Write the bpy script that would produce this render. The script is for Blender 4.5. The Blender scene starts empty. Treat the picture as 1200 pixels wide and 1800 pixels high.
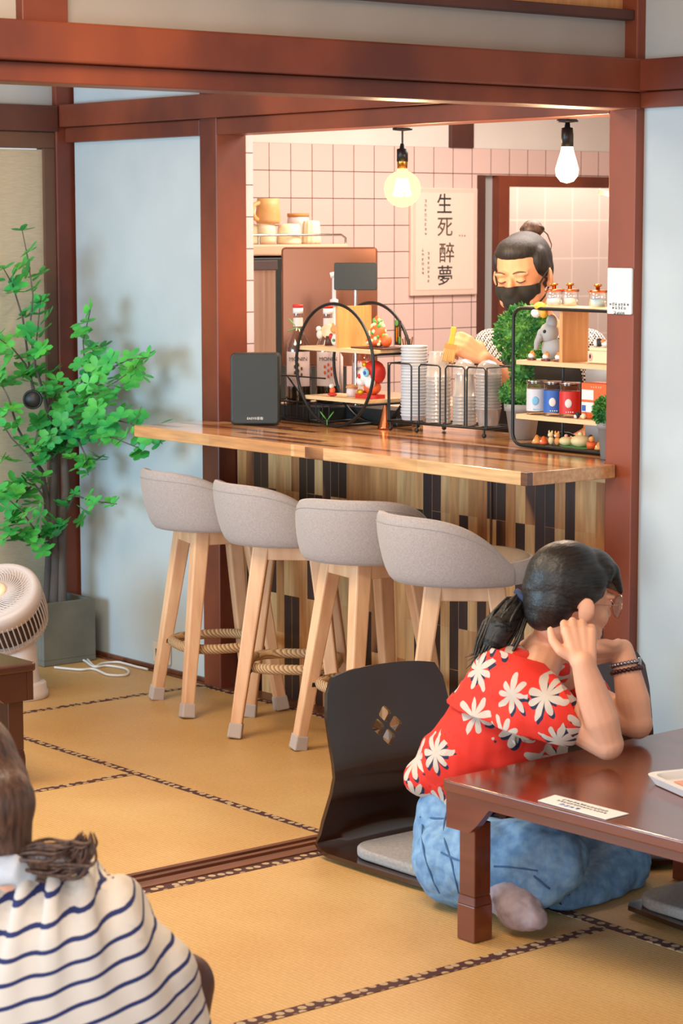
import bpy, bmesh, math, random
import numpy as np
from mathutils import Vector, Matrix, noise
random.seed(7)
C = bpy.context.scene.collection
PI = math.pi
H = 1.52
# ---------------------------------------------------------------- camera
F_PX = 4090.8
_R = ((0.63216541, 0.77483226, -0.00136324), (0.09339918, -0.07794828, -0.99257275), (-0.76918365, 0.62734283, -0.1216449))
RV, DV, FV = (Vector(r) for r in _R)          # camera right, down, forward in the room
cam = bpy.data.cameras.new('camera'); camo = bpy.data.objects.new('camera', cam); C.objects.link(camo)
m = Matrix((RV, -DV, -FV)).transposed().to_4x4(); m.translation = Vector((0, 0, H))
camo.matrix_world = m
cam.sensor_fit = 'VERTICAL'; cam.sensor_height = 36; cam.lens = F_PX/1800*36
cam.clip_start = .05
cam.dof.use_dof = True; cam.dof.focus_distance = 6.2; cam.dof.aperture_fstop = 9
bpy.context.scene.camera = camo
vs = bpy.context.scene.view_settings
vs.view_transform = 'Standard'; vs.look = 'None'; vs.gamma = 1; vs.use_curve_mapping = False
vs.exposure = 0.34
# ---------------------------------------------------------------- light
w = bpy.data.worlds.new('world'); bpy.context.scene.world = w; w.use_nodes = True
w.node_tree.nodes['Background'].inputs[0].default_value = (.86, .93, 1, 1)
w.node_tree.nodes['Background'].inputs[1].default_value = .72
def area(name, loc, aim, sx, sy, power, col):
    l = bpy.data.lights.new(name, 'AREA'); l.shape = 'RECTANGLE'; l.size = sx; l.size_y = sy; l.energy = power; l.color = col
    o = bpy.data.objects.new(name, l); C.objects.link(o); o.location = loc
    o.rotation_euler = (Vector(aim)-Vector(loc)).to_track_quat('-Z', 'Y').to_euler(); return o
area('window_and_fill_light', (-6.0, -.6, 1.1), (-6.1, 4.4, .2), 2.2, 1.3, 128, (.48, .77, 1))
area('window_and_fill_light', (-1.2, -1.2, 1.1), (-4.3, 3.4, .1), 2.4, 1.3, 72, (.95, .96, 1))  # added fill from behind the camera; no window is known there
area('room_lamp_light', (-5.2, 2.6, 2.3), (-5.2, 2.7, 0), .9, .9, 34, (1, .82, .60))
area('room_lamp_light', (-3.3, 2.2, 2.3), (-3.5, 2.6, 0), .9, .9, 28, (1, .82, .60))
area('kitchen_lamp_light', (-5.6, 5.7, 2.28), (-5.9, 5.7, 0), 1.4, 1.2, 52, (1, .86, .76))

area('back_room_fill', (-7.42, 7.5, 2.1), (-7.75, 7.5, 1.2), 1.2, .3, 14, (1, .90, .82))  # added to brighten the tiles beyond the door, source unseen

# ---------------------------------------------------------------- pixels to points (1200 x 1800 frame)
def ray(x, y): return RV*((x-600)/F_PX) + DV*((y-900)/F_PX) + FV
def at(x, y, ax, val):
    d = ray(x, y); o = Vector((0, 0, H)); t = (val-o[ax])/d[ax]; return o + d*t
def W(x, y, zv): return Vector((0, 0, H)) + ray(x, y)*zv
RH = Vector((RV.x, RV.y, 0)).normalized(); AW = Vector((FV.x, FV.y, 0)).normalized(); UP = Vector((0, 0, 1))
# ---------------------------------------------------------------- materials
def lin(h):
    if isinstance(h, str):
        h = h.lstrip('#'); c = [int(h[i:i+2], 16)/255 for i in (0, 2, 4)]
    else: c = h
    return tuple(((x/12.92) if x <= .04045 else ((x+.055)/1.055)**2.4) for x in c) + (1,)
MATS = {}
def newmat(name):
    m = bpy.data.materials.new(name); m.use_nodes = True; nt = m.node_tree
    b = nt.nodes['Principled BSDF']; MATS[name] = m; return m, nt, b
def N(nt, t, **kw):
    n = nt.nodes.new(t)
    for k, v in kw.items():
        if k in n.inputs: n.inputs[k].default_value = v
        else: setattr(n, k, v)
    return n
def coords(nt, scale=(1, 1, 1), rot=(0, 0, 0), swap=None):
    tc = N(nt, 'ShaderNodeTexCoord'); out = tc.outputs['Object']
    if swap:
        s = N(nt, 'ShaderNodeSeparateXYZ'); cb = N(nt, 'ShaderNodeCombineXYZ'); nt.links.new(out, s.inputs[0])
        for i, a in enumerate(swap):
            if a in 'XYZ': nt.links.new(s.outputs[a], cb.inputs[i])
        out = cb.outputs[0]
    mp = N(nt, 'ShaderNodeMapping'); mp.inputs['Scale'].default_value = scale; mp.inputs['Rotation'].default_value = rot
    nt.links.new(out, mp.inputs[0]); return mp.outputs[0]
def ramp(nt, fac, stops, interp='LINEAR'):
    r = N(nt, 'ShaderNodeValToRGB'); r.color_ramp.interpolation = interp
    el = r.color_ramp.elements
    while len(el) < len(stops): el.new(.5)
    for e, (p, c) in zip(el, stops): e.position = p; e.color = lin(c)
    nt.links.new(fac, r.inputs[0]); return r.outputs[0]
def mixc(nt, fac, a, b, mode='MIX'):
    x = N(nt, 'ShaderNodeMix', data_type='RGBA', blend_type=mode)
    for s, v in ((0, fac), (6, a), (7, b)):
        if hasattr(v, 'links') or hasattr(v, 'is_linked'): nt.links.new(v, x.inputs[s])
        else: x.inputs[s].default_value = v
    return x.outputs[2]
def math_(nt, op, a, b=None, c=None):
    x = N(nt, 'ShaderNodeMath', operation=op)
    for i, v in enumerate((a, b, c)):
        if v is None: continue
        if hasattr(v, 'is_linked'): nt.links.new(v, x.inputs[i])
        else: x.inputs[i].default_value = v
    return x.outputs[0]
def bump(nt, b, h, strength=.3, dist=.002):
    bp = N(nt, 'ShaderNodeBump', Strength=strength, Distance=dist); nt.links.new(h, bp.inputs['Height']); nt.links.new(bp.outputs[0], b.inputs['Normal'])
def mat(name, col, rough=.6, metal=0, col2=None, scale=20, stretch=(1, 1, 1), bmp=0, spec=None, detail=4, emit=0, lo=.35, hi=.65, coat=0, sheen=0):
    m, nt, b = newmat(name)
    b.inputs['Base Color'].default_value = lin(col); b.inputs['Roughness'].default_value = rough; b.inputs['Metallic'].default_value = metal
    if spec is not None: b.inputs['Specular IOR Level'].default_value = spec
    if coat: b.inputs['Coat Weight'].default_value = coat; b.inputs['Coat Roughness'].default_value = .12
    if sheen: b.inputs['Sheen Weight'].default_value = sheen
    if emit: b.inputs['Emission Color'].default_value = lin(col); b.inputs['Emission Strength'].default_value = emit
    if col2 or bmp:
        n = N(nt, 'ShaderNodeTexNoise', Scale=scale, Detail=detail); nt.links.new(coords(nt, stretch), n.inputs[0])
        if col2: nt.links.new(ramp(nt, n.outputs[0], [(lo, col), (hi, col2)]), b.inputs['Base Color'])
        if bmp: bump(nt, b, n.outputs[0], bmp)
    return m
mat('plaster', '#b4bfc3', .9, col2='#bfc9cc', scale=3, bmp=.08)
mat('plaster_warm', '#d8d2cc', .9, col2='#ded9d2', scale=3)
mat('plaster_grey', '#a59b92', .9, col2='#aea49b', scale=3)  # grey-beige plaster, darker than the other walls, for the header alone
mat('fusuma_paper', '#bcb29a', .85, col2='#c9bfa8', scale=30, stretch=(1, 1, 14), bmp=.1)
mat('timber', '#5d2d22', .40, col2='#8c452b', scale=3.2, stretch=(1, 1, .6), lo=.32, hi=.66)
mat('timber_dark', '#4a2a22', .5, col2='#5c352b', scale=4)
mat('timber_brown', '#5b4030', .55, col2='#6b4c3a', scale=4)
mat('sill_wood', '#5a3222', .4, col2='#7a4a30', scale=6, stretch=(6, .5, 6))
mat('black_metal', '#1c1f20', .38, metal=.3)
mat('black_plastic', '#202624', .45)
mat('chrome', '#c8c8c8', .18, metal=1)
mat('copper', '#c06a45', .25, metal=1)
mat('pale_board', '#d9b583', .5, col2='#e3c394', scale=6, stretch=(1, 10, 10))
mat('orange_board', '#cf9158', .45, col2='#daa268', scale=9, stretch=(8, 8, .6))
mat('white_plastic', '#dedbd8', .4)
mat('white_paper', '#e9e8e4', .7)
mat('ink', '#26262a', .6)
mat('brown_ink', '#59463a', .6)
mat('concrete', '#62655f', .8, col2='#76786f', scale=7, bmp=.2)
mat('pot_grey', '#8c8a86', .8, col2='#999691', scale=12, bmp=.1)
mat('soil', '#3b3028', 1, bmp=.5, scale=80)
mat('bark', '#4d4744', .9, col2='#68605b', scale=14, stretch=(1, 1, .25), bmp=.5)
mat('leaf', '#2fa458', .5, col2='#62c94f', scale=9, lo=.35, hi=.68)
mat('topiary_leaf', '#1f6b32', .6, col2='#5fa042', scale=22, lo=.4, hi=.68)
mat('stool_fabric', '#9b918d', .95, col2='#a69c98', scale=220, bmp=.35, detail=2, sheen=.2)
mat('seat_fabric', '#a3927f', .95, col2='#ad9d8a', scale=220, bmp=.35, detail=2)
mat('stool_wood', '#cf9f78', .55, col2='#e2b890', scale=5, stretch=(5, 5, .8), bmp=.05)
mat('felt', '#b3a79f', 1, bmp=.3, scale=120)
mat('lacquer', '#24140c', .20, col2='#3a1f10', scale=2.5, coat=.5, spec=.4)
mat('table_wood', '#5d2a17', .2, col2='#74371d', scale=3, stretch=(.5, 5, 5), coat=.5)
mat('table_wood_dark', '#43231a', .3, col2='#54301f', scale=3, coat=.3)
mat('cushion', '#8e8a88', .95, col2='#9d9996', scale=160, bmp=.4)
mat('skin', '#dba182', .5, col2='#e2ab8c', scale=12, spec=.35)
mat('skin_warm', '#e09a72', .5, col2='#e6a47c', scale=12, spec=.35)
mat('lip', '#b86a5c', .45)
mat('hair_black', '#100f0f', .42, col2='#262422', scale=1, stretch=(160, 9, 160), bmp=.7)
mat('hair_black_up', '#141110', .58, col2='#2c2622', scale=1, stretch=(170, 170, 12), bmp=.7)
mat('hair_brown', '#3a261d', .45, col2='#664837', scale=1, stretch=(120, 120, 18), bmp=.8)
mat('hair_tie_blue', '#24304f', .8)
mat('hair_tie_grey', '#4b434a', .8)
mat('mask_black', '#26241f', .85)
mat('apron_black', '#1d1c1b', .85)
mat('denim', '#5c86b2', .85, col2='#7ea4c6', scale=45, bmp=.4, detail=8)
mat('denim_seam', '#3f638c', .9)
mat('dark_denim', '#39485a', .9)
mat('sock', '#a19197', .95, col2='#b0a0a5', scale=50, bmp=.3)
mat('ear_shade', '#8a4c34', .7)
mat('rose_gold', '#c98f74', .25, metal=1)
mat('gold', '#b9843c', .25, metal=1)
mat('watch_steel', '#9c9ca4', .25, metal=1)
mat('bead_dark', '#3c1519', .3)
mat('fan_white', '#cfc3bd', .45)
mat('fan_dark', '#4c3d39', .7)
mat('mug_tan', '#d9a566', .5, col2='#e2b279', scale=30)
mat('mug_cream', '#efe0bd', .45)
mat('cork', '#c98e4f', .8)
mat('machine_beige', '#c9a68a', .5)
mat('steel_warm', '#c9a08c', .25, metal=.9, col2='#e8c8b0', scale=6, stretch=(9, 9, .1))
mat('monitor_brown', '#8a5a42', .22, metal=.6, col2='#935f45', scale=2)
mat('red_paint', '#c62a20', .5)
mat('orange_paint', '#e0612a', .5)
mat('orange_drink', '#e2571e', .3)
mat('green_paint', '#4f9a4b', .6)
mat('yellow_paint', '#e9b23c', .5)
mat('white_paint', '#dfe0dc', .5)
mat('grey_paint', '#a6a8a8', .6)
mat('blue_paint', '#2a5fae', .5)
mat('cyan_label', '#7fc0e0', .6)
mat('pink_paint', '#e0a08a', .6)
mat('cream_paint', '#e6d9b0', .6)
mat('bun_yellow', '#dcc692', .7, col2='#e6d3a2', scale=40)
mat('croissant', '#d98b43', .6, col2='#e6a35c', scale=60)
mat('bottle_liquid', '#3a3824', .1)
mat('label_paper', '#dbc9c4', .6)
mat('gold_ingot', '#d8a520', .3, metal=.6)
mat('bristle', '#d8b070', .9, bmp=.6, scale=200)
mat('cord_white', '#dcdcdc', .5)
mat('outlet_ivory', '#d4cfc4', .5)
mat('twig', '#7c5138', .8)
mat('cup_white', '#c9cdd2', .5)
mat('foil_blue', '#9fc3e8', .3)
mat('poster_paper', '#f8e2d2', .5); mat('poster_mount', '#f0d4c4', .4)
def thin_glass(name, col='#ffffff', fac=.12, rough=.05, haze=0.0, edge=.55):
    m, nt, b = newmat(name); nt.nodes.remove(b); out = nt.nodes['Material Output']
    t = N(nt, 'ShaderNodeBsdfTransparent'); t.inputs[0].default_value = lin(col)
    g = N(nt, 'ShaderNodeBsdfGlossy'); g.inputs['Roughness'].default_value = rough
    lw = N(nt, 'ShaderNodeLayerWeight', Blend=.25)
    f = math_(nt, 'MINIMUM', math_(nt, 'MULTIPLY_ADD', lw.outputs['Facing'], edge, fac), .8)
    mx = N(nt, 'ShaderNodeMixShader'); nt.links.new(f, mx.inputs[0]); nt.links.new(t.outputs[0], mx.inputs[1]); nt.links.new(g.outputs[0], mx.inputs[2])
    o = mx.outputs[0]
    if haze:
        d = N(nt, 'ShaderNodeBsdfDiffuse'); d.inputs[0].default_value = lin('#e8e6e4')
        m2 = N(nt, 'ShaderNodeMixShader'); m2.inputs[0].default_value = haze; nt.links.new(o, m2.inputs[1]); nt.links.new(d.outputs[0], m2.inputs[2]); o = m2.outputs[0]
    nt.links.new(o, out.inputs[0]); return m
thin_glass('glass'); thin_glass('glass_bottle', '#e8ded8', .1); thin_glass('cup_plastic', '#f4f2f0', .14, .12, haze=.28)
thin_glass('lens_glass', '#eef4f8', .30, .12, haze=.12); thin_glass('acrylic', '#ffffff', .03, .04, edge=.15); thin_glass('bulb_glass', '#ffe9c0', .06, .05)
thin_glass('plastic_sheet', '#fbf8f4', .03, .12, haze=.06, edge=.08)
def emis(name, col, s):
    m, nt, b = newmat(name); b.inputs['Base Color'].default_value = lin(col); b.inputs['Emission Color'].default_value = lin(col); b.inputs['Emission Strength'].default_value = s
emis('bulb_core', '#ffd9a0', 38); emis('bulb_bright', '#ffdca8', 9)
# globe glass that scatters the filament's light
m, nt, b = newmat('globe_glass'); nt.nodes.remove(b)
t = N(nt, 'ShaderNodeBsdfTransparent'); t.inputs[0].default_value = lin('#ffe8bd')
e = N(nt, 'ShaderNodeEmission', Strength=1.7); e.inputs[0].default_value = lin('#ffe2b4')
mx = N(nt, 'ShaderNodeMixShader'); mx.inputs[0].default_value = .45
nt.links.new(t.outputs[0], mx.inputs[1]); nt.links.new(e.outputs[0], mx.inputs[2]); nt.links.new(mx.outputs[0], nt.nodes['Material Output'].inputs[0])
# tiles
def tile_mat(name, swap, size, c1, c2, grout, gw=.0035, off=(0, 0, 0)):
    m, nt, b = newmat(name); v = coords(nt, swap=swap)
    mp = N(nt, 'ShaderNodeMapping'); mp.inputs['Location'].default_value = off; nt.links.new(v, mp.inputs[0])
    br = N(nt, 'ShaderNodeTexBrick', offset=0, squash=1); nt.links.new(mp.outputs[0], br.inputs[0])
    br.inputs['Color1'].default_value = lin(c1); br.inputs['Color2'].default_value = lin(c2); br.inputs['Mortar'].default_value = lin(grout)
    br.inputs['Scale'].default_value = 1; br.inputs['Mortar Size'].default_value = gw; br.inputs['Mortar Smooth'].default_value = 0
    br.inputs['Brick Width'].default_value = size; br.inputs['Row Height'].default_value = size
    nt.links.new(br.outputs[0], b.inputs['Base Color']); b.inputs['Roughness'].default_value = .35
tile_mat('kitchen_tile', 'YZ0', .1035, '#e0c4bc', '#dcc0b8', '#5a3d36', .0016, (-.018, .027, 0))
tile_mat('kitchen_tile_side', 'YZ0', .1035, '#dcc9cc', '#d8c6c8', '#7a6a70', .002)
tile_mat('big_tile', 'YZ0', .176, '#dcc6be', '#d8c2ba', '#efdfd4', .004, (0.04, .035, 0))
# planks
def plank_mat(name, swap, wide, long, stops, rough=.3, coat=.3):
    m, nt, b = newmat(name); v = coords(nt, swap=swap)
    nz = N(nt, 'ShaderNodeTexNoise', Scale=5, Detail=2); nt.links.new(coords(nt, (1, 1, .35) if swap[0] == 'Z' else (.35, 1, 1)), nz.inputs[0])
    br = N(nt, 'ShaderNodeTexBrick', offset=.37, offset_frequency=3, squash=1); nt.links.new(v, br.inputs[0])
    br.inputs['Color1'].default_value = (0, 0, 0, 1); br.inputs['Color2'].default_value = (1, 1, 1, 1); br.inputs['Mortar'].default_value = (.55, .55, .55, 1)
    br.inputs['Scale'].default_value = 1; br.inputs['Mortar Size'].default_value = .0006
    br.inputs['Brick Width'].default_value = long; br.inputs['Row Height'].default_value = wide; br.inputs['Bias'].default_value = 0
    s = math_(nt, 'ADD', br.outputs[0], math_(nt, 'MULTIPLY', math_(nt, 'SUBTRACT', nz.outputs[0], .5), .95))
    col = ramp(nt, s, stops)
    g = N(nt, 'ShaderNodeTexNoise', Scale=12, Detail=5); nt.links.new(coords(nt, (6, 6, .5) if swap[0] == 'Z' else (.5, 6, 6)), g.inputs[0])
    gr = ramp(nt, g.outputs[0], [(.3, '#d0d0d0'), (.7, '#ffffff')])
    nt.links.new(mixc(nt, 1.0, col, gr, 'MULTIPLY'), b.inputs['Base Color']); b.inputs['Roughness'].default_value = rough; b.inputs['Coat Weight'].default_value = coat; b.inputs['Coat Roughness'].default_value = .15
plank_mat('plank_panel', 'ZX0', .040, .34, [(.0, '#2e1a14'), (.30, '#43261c'), (.33, '#9a5f38'), (.42, '#c78850'), (.62, '#dfa468'), (.8, '#e6b980'), (1, '#d2935a')], .45, .15)
plank_mat('plank_top', 'XY0', .036, .42, [(.0, '#6a4028'), (.16, '#7e4c30'), (.24, '#c38552'), (.5, '#d8a06a'), (.75, '#e4b682'), (1, '#d29560')], .16, .5)
# tatami
def tatami_mat_(name, swap):
    m, nt, b = newmat(name); v = coords(nt, swap=swap)
    wv = N(nt, 'ShaderNodeTexWave', Scale=28, Distortion=.4, Detail=1); wv.bands_direction = 'X'; nt.links.new(v, wv.inputs[0])
    n = N(nt, 'ShaderNodeTexNoise', Scale=2.2, Detail=3); nt.links.new(v, n.inputs[0])
    n2 = N(nt, 'ShaderNodeTexNoise', Scale=90, Detail=2); nt.links.new(coords(nt, (1, 8, 1) if swap[0] == 'X' else (8, 1, 1)), n2.inputs[0])
    base = ramp(nt, n.outputs[0], [(.3, '#cd9f60'), (.7, '#d9b174')])
    f = ramp(nt, n2.outputs[0], [(.3, '#dcdcdc'), (.7, '#ffffff')])
    c = mixc(nt, 1.0, base, f, 'MULTIPLY'); wr = ramp(nt, wv.outputs[0], [(.0, '#e6e2dc'), (.5, '#ffffff')])
    nt.links.new(mixc(nt, .7, c, wr, 'MULTIPLY'), b.inputs['Base Color']); b.inputs['Roughness'].default_value = .5
    bump(nt, b, wv.outputs[0], .25, .001)
tatami_mat_('tatami_x', 'XY0'); tatami_mat_('tatami_y', 'YX0')
m, nt, b = newmat('heri_cloth'); v = coords(nt)
vo = N(nt, 'ShaderNodeTexVoronoi', Scale=36, Randomness=.5); vo.voronoi_dimensions = '2D'; nt.links.new(v, vo.inputs[0])
nt.links.new(ramp(nt, vo.outputs['Distance'], [(.0, '#a88f6c'), (.30, '#b59b78'), (.36, '#4a2320'), (1, '#3a1b19')]), b.inputs['Base Color']); b.inputs['Roughness'].default_value = .8
# rope
m, nt, b = newmat('rope'); v = coords(nt, (1, 1, 1))
gr = N(nt, 'ShaderNodeTexWave', Scale=1); gr.inputs['Scale'].default_value = 45; gr.inputs['Distortion'].default_value = 2; gr.bands_direction = 'DIAGONAL'; nt.links.new(v, gr.inputs[0])
nt.links.new(ramp(nt, gr.outputs[0], [(.0, '#8a6a4a'), (.5, '#c9a67c')]), b.inputs['Base Color']); bump(nt, b, gr.outputs[0], .8, .003); b.inputs['Roughness'].default_value = .9
# gingham
m, nt, b = newmat('gingham'); ck = N(nt, 'ShaderNodeTexChecker', Scale=160); nt.links.new(coords(nt), ck.inputs[0])
ck.inputs[1].default_value = lin('#e8ded8'); ck.inputs[2].default_value = lin('#2a2430'); nt.links.new(ck.outputs[0], b.inputs['Base Color']); b.inputs['Roughness'].default_value = .8
# striped cloth: navy bands on cream
m, nt, b = newmat('striped_cloth'); tc = N(nt, 'ShaderNodeTexCoord'); v = tc.outputs['Object']
dt = N(nt, 'ShaderNodeVectorMath', operation='DOT_PRODUCT'); nt.links.new(v, dt.inputs[0])
nn = (UP*.955 - RH*.25 - AW*.15); dt.inputs[1].default_value = nn
nz = N(nt, 'ShaderNodeTexNoise', Scale=7, Detail=1); nt.links.new(v, nz.inputs[0])
s = math_(nt, 'ADD', dt.outputs['Value'], math_(nt, 'MULTIPLY', nz.outputs[0], .012))
fr = math_(nt, 'FRACT', math_(nt, 'DIVIDE', s, .0285))
nt.links.new(ramp(nt, fr, [(0, '#222c60'), (.19, '#222c60'), (.20, '#d6cec2')], 'CONSTANT'), b.inputs['Base Color']); b.inputs['Roughness'].default_value = .85
# red blouse with pale blossoms
m, nt, b = newmat('red_floral'); tc = N(nt, 'ShaderNodeTexCoord'); v = tc.outputs['Object']
def dotv(vec):
    d = N(nt, 'ShaderNodeVectorMath', operation='DOT_PRODUCT'); nt.links.new(v, d.inputs[0]); d.inputs[1].default_value = vec; return d.outputs['Value']
cb = N(nt, 'ShaderNodeCombineXYZ'); nt.links.new(dotv(RH*.9 - AW*.45), cb.inputs[0]); nt.links.new(dotv(UP), cb.inputs[1])
def flower(offset, scale, thr_gate, petals, shift, seed):
    mp = N(nt, 'ShaderNodeMapping'); mp.inputs['Location'].default_value = (offset[0]+shift[0], offset[1]+shift[1], seed); mp.inputs['Scale'].default_value = (scale, scale, 1); nt.links.new(cb.outputs[0], mp.inputs[0])
    vo = N(nt, 'ShaderNodeTexVoronoi', Randomness=.6); vo.voronoi_dimensions = '2D'; vo.inputs['Scale'].default_value = 1; nt.links.new(mp.outputs[0], vo.inputs[0])
    sb = N(nt, 'ShaderNodeVectorMath', operation='SUBTRACT'); nt.links.new(mp.outputs[0], sb.inputs[0]); nt.links.new(vo.outputs['Position'], sb.inputs[1])
    sp = N(nt, 'ShaderNodeSeparateXYZ'); nt.links.new(sb.outputs[0], sp.inputs[0])
    cs = N(nt, 'ShaderNodeSeparateXYZ'); nt.links.new(vo.outputs['Color'], cs.inputs[0])
    ang = math_(nt, 'ARCTAN2', sp.outputs[1], sp.outputs[0])
    a = math_(nt, 'ADD', math_(nt, 'MULTIPLY', ang, petals/2), math_(nt, 'MULTIPLY', cs.outputs[0], 6))
    pet = math_(nt, 'ABSOLUTE', math_(nt, 'COSINE', a))
    wob = N(nt, 'ShaderNodeTexNoise', Scale=3.2, Detail=1); nt.links.new(mp.outputs[0], wob.inputs[0])
    lim = math_(nt, 'MULTIPLY', math_(nt, 'MULTIPLY_ADD', math_(nt, 'POWER', pet, .9), .36, .08), math_(nt, 'MULTIPLY_ADD', wob.outputs[0], 1.3, .4))
    inside = math_(nt, 'LESS_THAN', vo.outputs['Distance'], lim)
    gate = math_(nt, 'GREATER_THAN', cs.outputs[1], thr_gate)
    vein = math_(nt, 'LESS_THAN', pet, .16)
    near = math_(nt, 'LESS_THAN', vo.outputs['Distance'], .32)
    return math_(nt, 'MULTIPLY', inside, gate), vein
fl, vein = flower((.3, .2), 10.5, .22, 8, (0, 0), 0)
sh, _ = flower((.3, .2), 10.5, .22, 8, (-.05, .07), 0)
nzz = N(nt, 'ShaderNodeTexNoise', Scale=9); nt.links.new(v, nzz.inputs[0])
sh2 = math_(nt, 'MULTIPLY', sh, math_(nt, 'GREATER_THAN', nzz.outputs[0], .5))
c1 = mixc(nt, sh2, lin('#d92c1c'), lin('#1c2040')); c2 = mixc(nt, fl, c1, lin('#c4b8ab'))
nt.links.new(c2, b.inputs['Base Color']); b.inputs['Roughness'].default_value = .8
# ---------------------------------------------------------------- geometry helpers
class MB:
    def __init__(s): s.v = []; s.f = []; s.sm = []
    def add(s, vs, fs, smooth=False):
        k = len(s.v); s.v += [Vector(p) for p in vs]; s.f += [[i+k for i in f] for f in fs]; s.sm += [smooth]*len(fs); return s
    def box(s, x0, x1, y0, y1, z0, z1, M=None):
        vs = [Vector((x, y, z)) for z in (z0, z1) for y in (y0, y1) for x in (x0, x1)]
        if M: vs = [M @ p for p in vs]
        return s.add(vs, [(0, 2, 3, 1), (4, 5, 7, 6), (0, 1, 5, 4), (2, 6, 7, 3), (0, 4, 6, 2), (1, 3, 7, 5)])
    def bar(s, p0, p1, w0, h0, w1=None, h1=None, side=None):      # square bar between two points
        w1 = w0 if w1 is None else w1; h1 = h0 if h1 is None else h1
        p0, p1 = Vector(p0), Vector(p1); d = (p1-p0).normalized()
        a = Vector(side) if side else (Vector((0, 0, 1)) if abs(d.z) < .9 else Vector((1, 0, 0)))
        u = (a - d*a.dot(d)).normalized(); v = d.cross(u)
        vs = [p + u*i*ww/2 + v*j*hh/2 for p, ww, hh in ((p0, w0, h0), (p1, w1, h1)) for i, j in ((-1, -1), (1, -1), (1, 1), (-1, 1))]
        return s.add(vs, [(3, 2, 1, 0), (4, 5, 6, 7), (0, 1, 5, 4), (1, 2, 6, 5), (2, 3, 7, 6), (3, 0, 4, 7)])
    def tube(s, pts, r, n=10, closed=False, cap=True, flat=1.0):
        pts = [Vector(p) for p in pts]; rs = r if isinstance(r, (list, tuple)) else [r]*len(pts)
        L = len(pts); up = None; rings = []
        for i, p in enumerate(pts):
            a = pts[(i-1) % L] if (closed or i > 0) else p; b_ = pts[(i+1) % L] if (closed or i < L-1) else p
            t = (b_-a).normalized()
            if up is None: up = Vector((0, 0, 1)) if abs(t.z) < .9 else Vector((1, 0, 0))
            u = (up - t*up.dot(t)).normalized(); up = u; v = t.cross(u)
            rings.append([p + (u*math.cos(2*PI*k/n) + v*math.sin(2*PI*k/n)*flat)*rs[i] for k in range(n)])
        vs = [q for g in rings for q in g]; fs = []
        for i in range(L if closed else L-1):
            j = (i+1) % L
            for k in range(n): fs.append((i*n+k, i*n+(k+1) % n, j*n+(k+1) % n, j*n+k))
        s.add(vs, fs, True)
        if cap and not closed:
            s.add(rings[0], [tuple(reversed(range(n)))]); s.add(rings[-1], [tuple(range(n))])
        return s
    def lathe(s, prof, c=(0, 0, 0), n=24, axis=None, sx=1, sy=1, flute=None):
        vs = []; fs = []; M = Matrix.Identity(3)
        if axis is not None: M = Vector((0, 0, 1)).rotation_difference(Vector(axis).normalized()).to_matrix()
        for (r, z) in prof:
            for k in range(n):
                a = 2*PI*k/n; rr = r*(1+(flute[0]*math.cos(flute[1]*a) if flute else 0))
                vs.append(Vector(c) + M @ Vector((rr*math.cos(a)*sx, rr*math.sin(a)*sy, z)))
        for i in range(len(prof)-1):
            for k in range(n): fs.append((i*n+k, i*n+(k+1) % n, (i+1)*n+(k+1) % n, (i+1)*n+k))
        s.add(vs, fs, True)
        if prof[0][0] > 1e-5: s.add(vs[:n], [tuple(reversed(range(n)))])
        if prof[-1][0] > 1e-5: s.add(vs[-n:], [tuple(range(n))])
        return s
    def ell(s, c, r, M=None, n=14):
        if not hasattr(r, '__len__'): r = (r, r, r)
        M = M or Matrix.Identity(3); m_ = n//2 + 1; vs = []; fs = []
        vs.append(Vector(c) + M @ Vector((0, 0, r[2])))
        for i in range(1, m_):
            t = PI*i/m_
            for k in range(n):
                a = 2*PI*k/n; vs.append(Vector(c) + M @ Vector((r[0]*math.sin(t)*math.cos(a), r[1]*math.sin(t)*math.sin(a), r[2]*math.cos(t))))
        vs.append(Vector(c) + M @ Vector((0, 0, -r[2]))); e = len(vs)-1
        for k in range(n): fs.append((0, 1+k, 1+(k+1) % n)); fs.append((e, 1+(m_-2)*n+(k+1) % n, 1+(m_-2)*n+k))
        for i in range(m_-2):
            for k in range(n): a_ = 1+i*n; fs.append((a_+k, a_+n+k, a_+n+(k+1) % n, a_+(k+1) % n))
        return s.add(vs, fs, True)
    def cap(s, p0, p1, r0, r1, n=14):      # tapered limb with round ends
        p0, p1 = Vector(p0), Vector(p1); s.ell(p0, r0, n=n); s.ell(p1, r1, n=n)
        return s.tube([p0, p1], [r0, r1], n)
    def chain(s, pts, rs, n=14):
        for i in range(len(pts)-1): s.cap(pts[i], pts[i+1], rs[i], rs[i+1], n)
        return s
    def prism(s, poly, thick, M):          # poly in local xy, extruded along local z, placed by the 4x4 M
        k = len(poly); vs = [M @ Vector((x, y, z)) for z in (0, thick) for x, y in poly]
        return s.add(vs, [tuple(reversed(range(k))), tuple(range(k, 2*k))] + [(i, (i+1) % k, k+(i+1) % k, k+i) for i in range(k)])
    def mesh(s, name):
        me = bpy.data.meshes.new(name); me.from_pydata([tuple(p) for p in s.v], [], s.f); me.update()
        for p, q in zip(me.polygons, s.sm): p.use_smooth = q
        return me
def rrect(x0, x1, y0, y1, r, n=5):
    out = []
    for cx, cy, a0 in ((x1-r, y1-r, 0), (x0+r, y1-r, 90), (x0+r, y0+r, 180), (x1-r, y0+r, 270)):
        for k in range(n+1): a = math.radians(a0+90*k/n); out.append((cx+r*math.cos(a), cy+r*math.sin(a)))
    return out
def frame(o, x, y):                        # 4x4 whose x and y axes are given
    x = Vector(x).normalized(); z = x.cross(Vector(y)).normalized(); y = z.cross(x); M = Matrix((x, y, z)).transposed().to_4x4(); M.translation = Vector(o); return M
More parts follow.
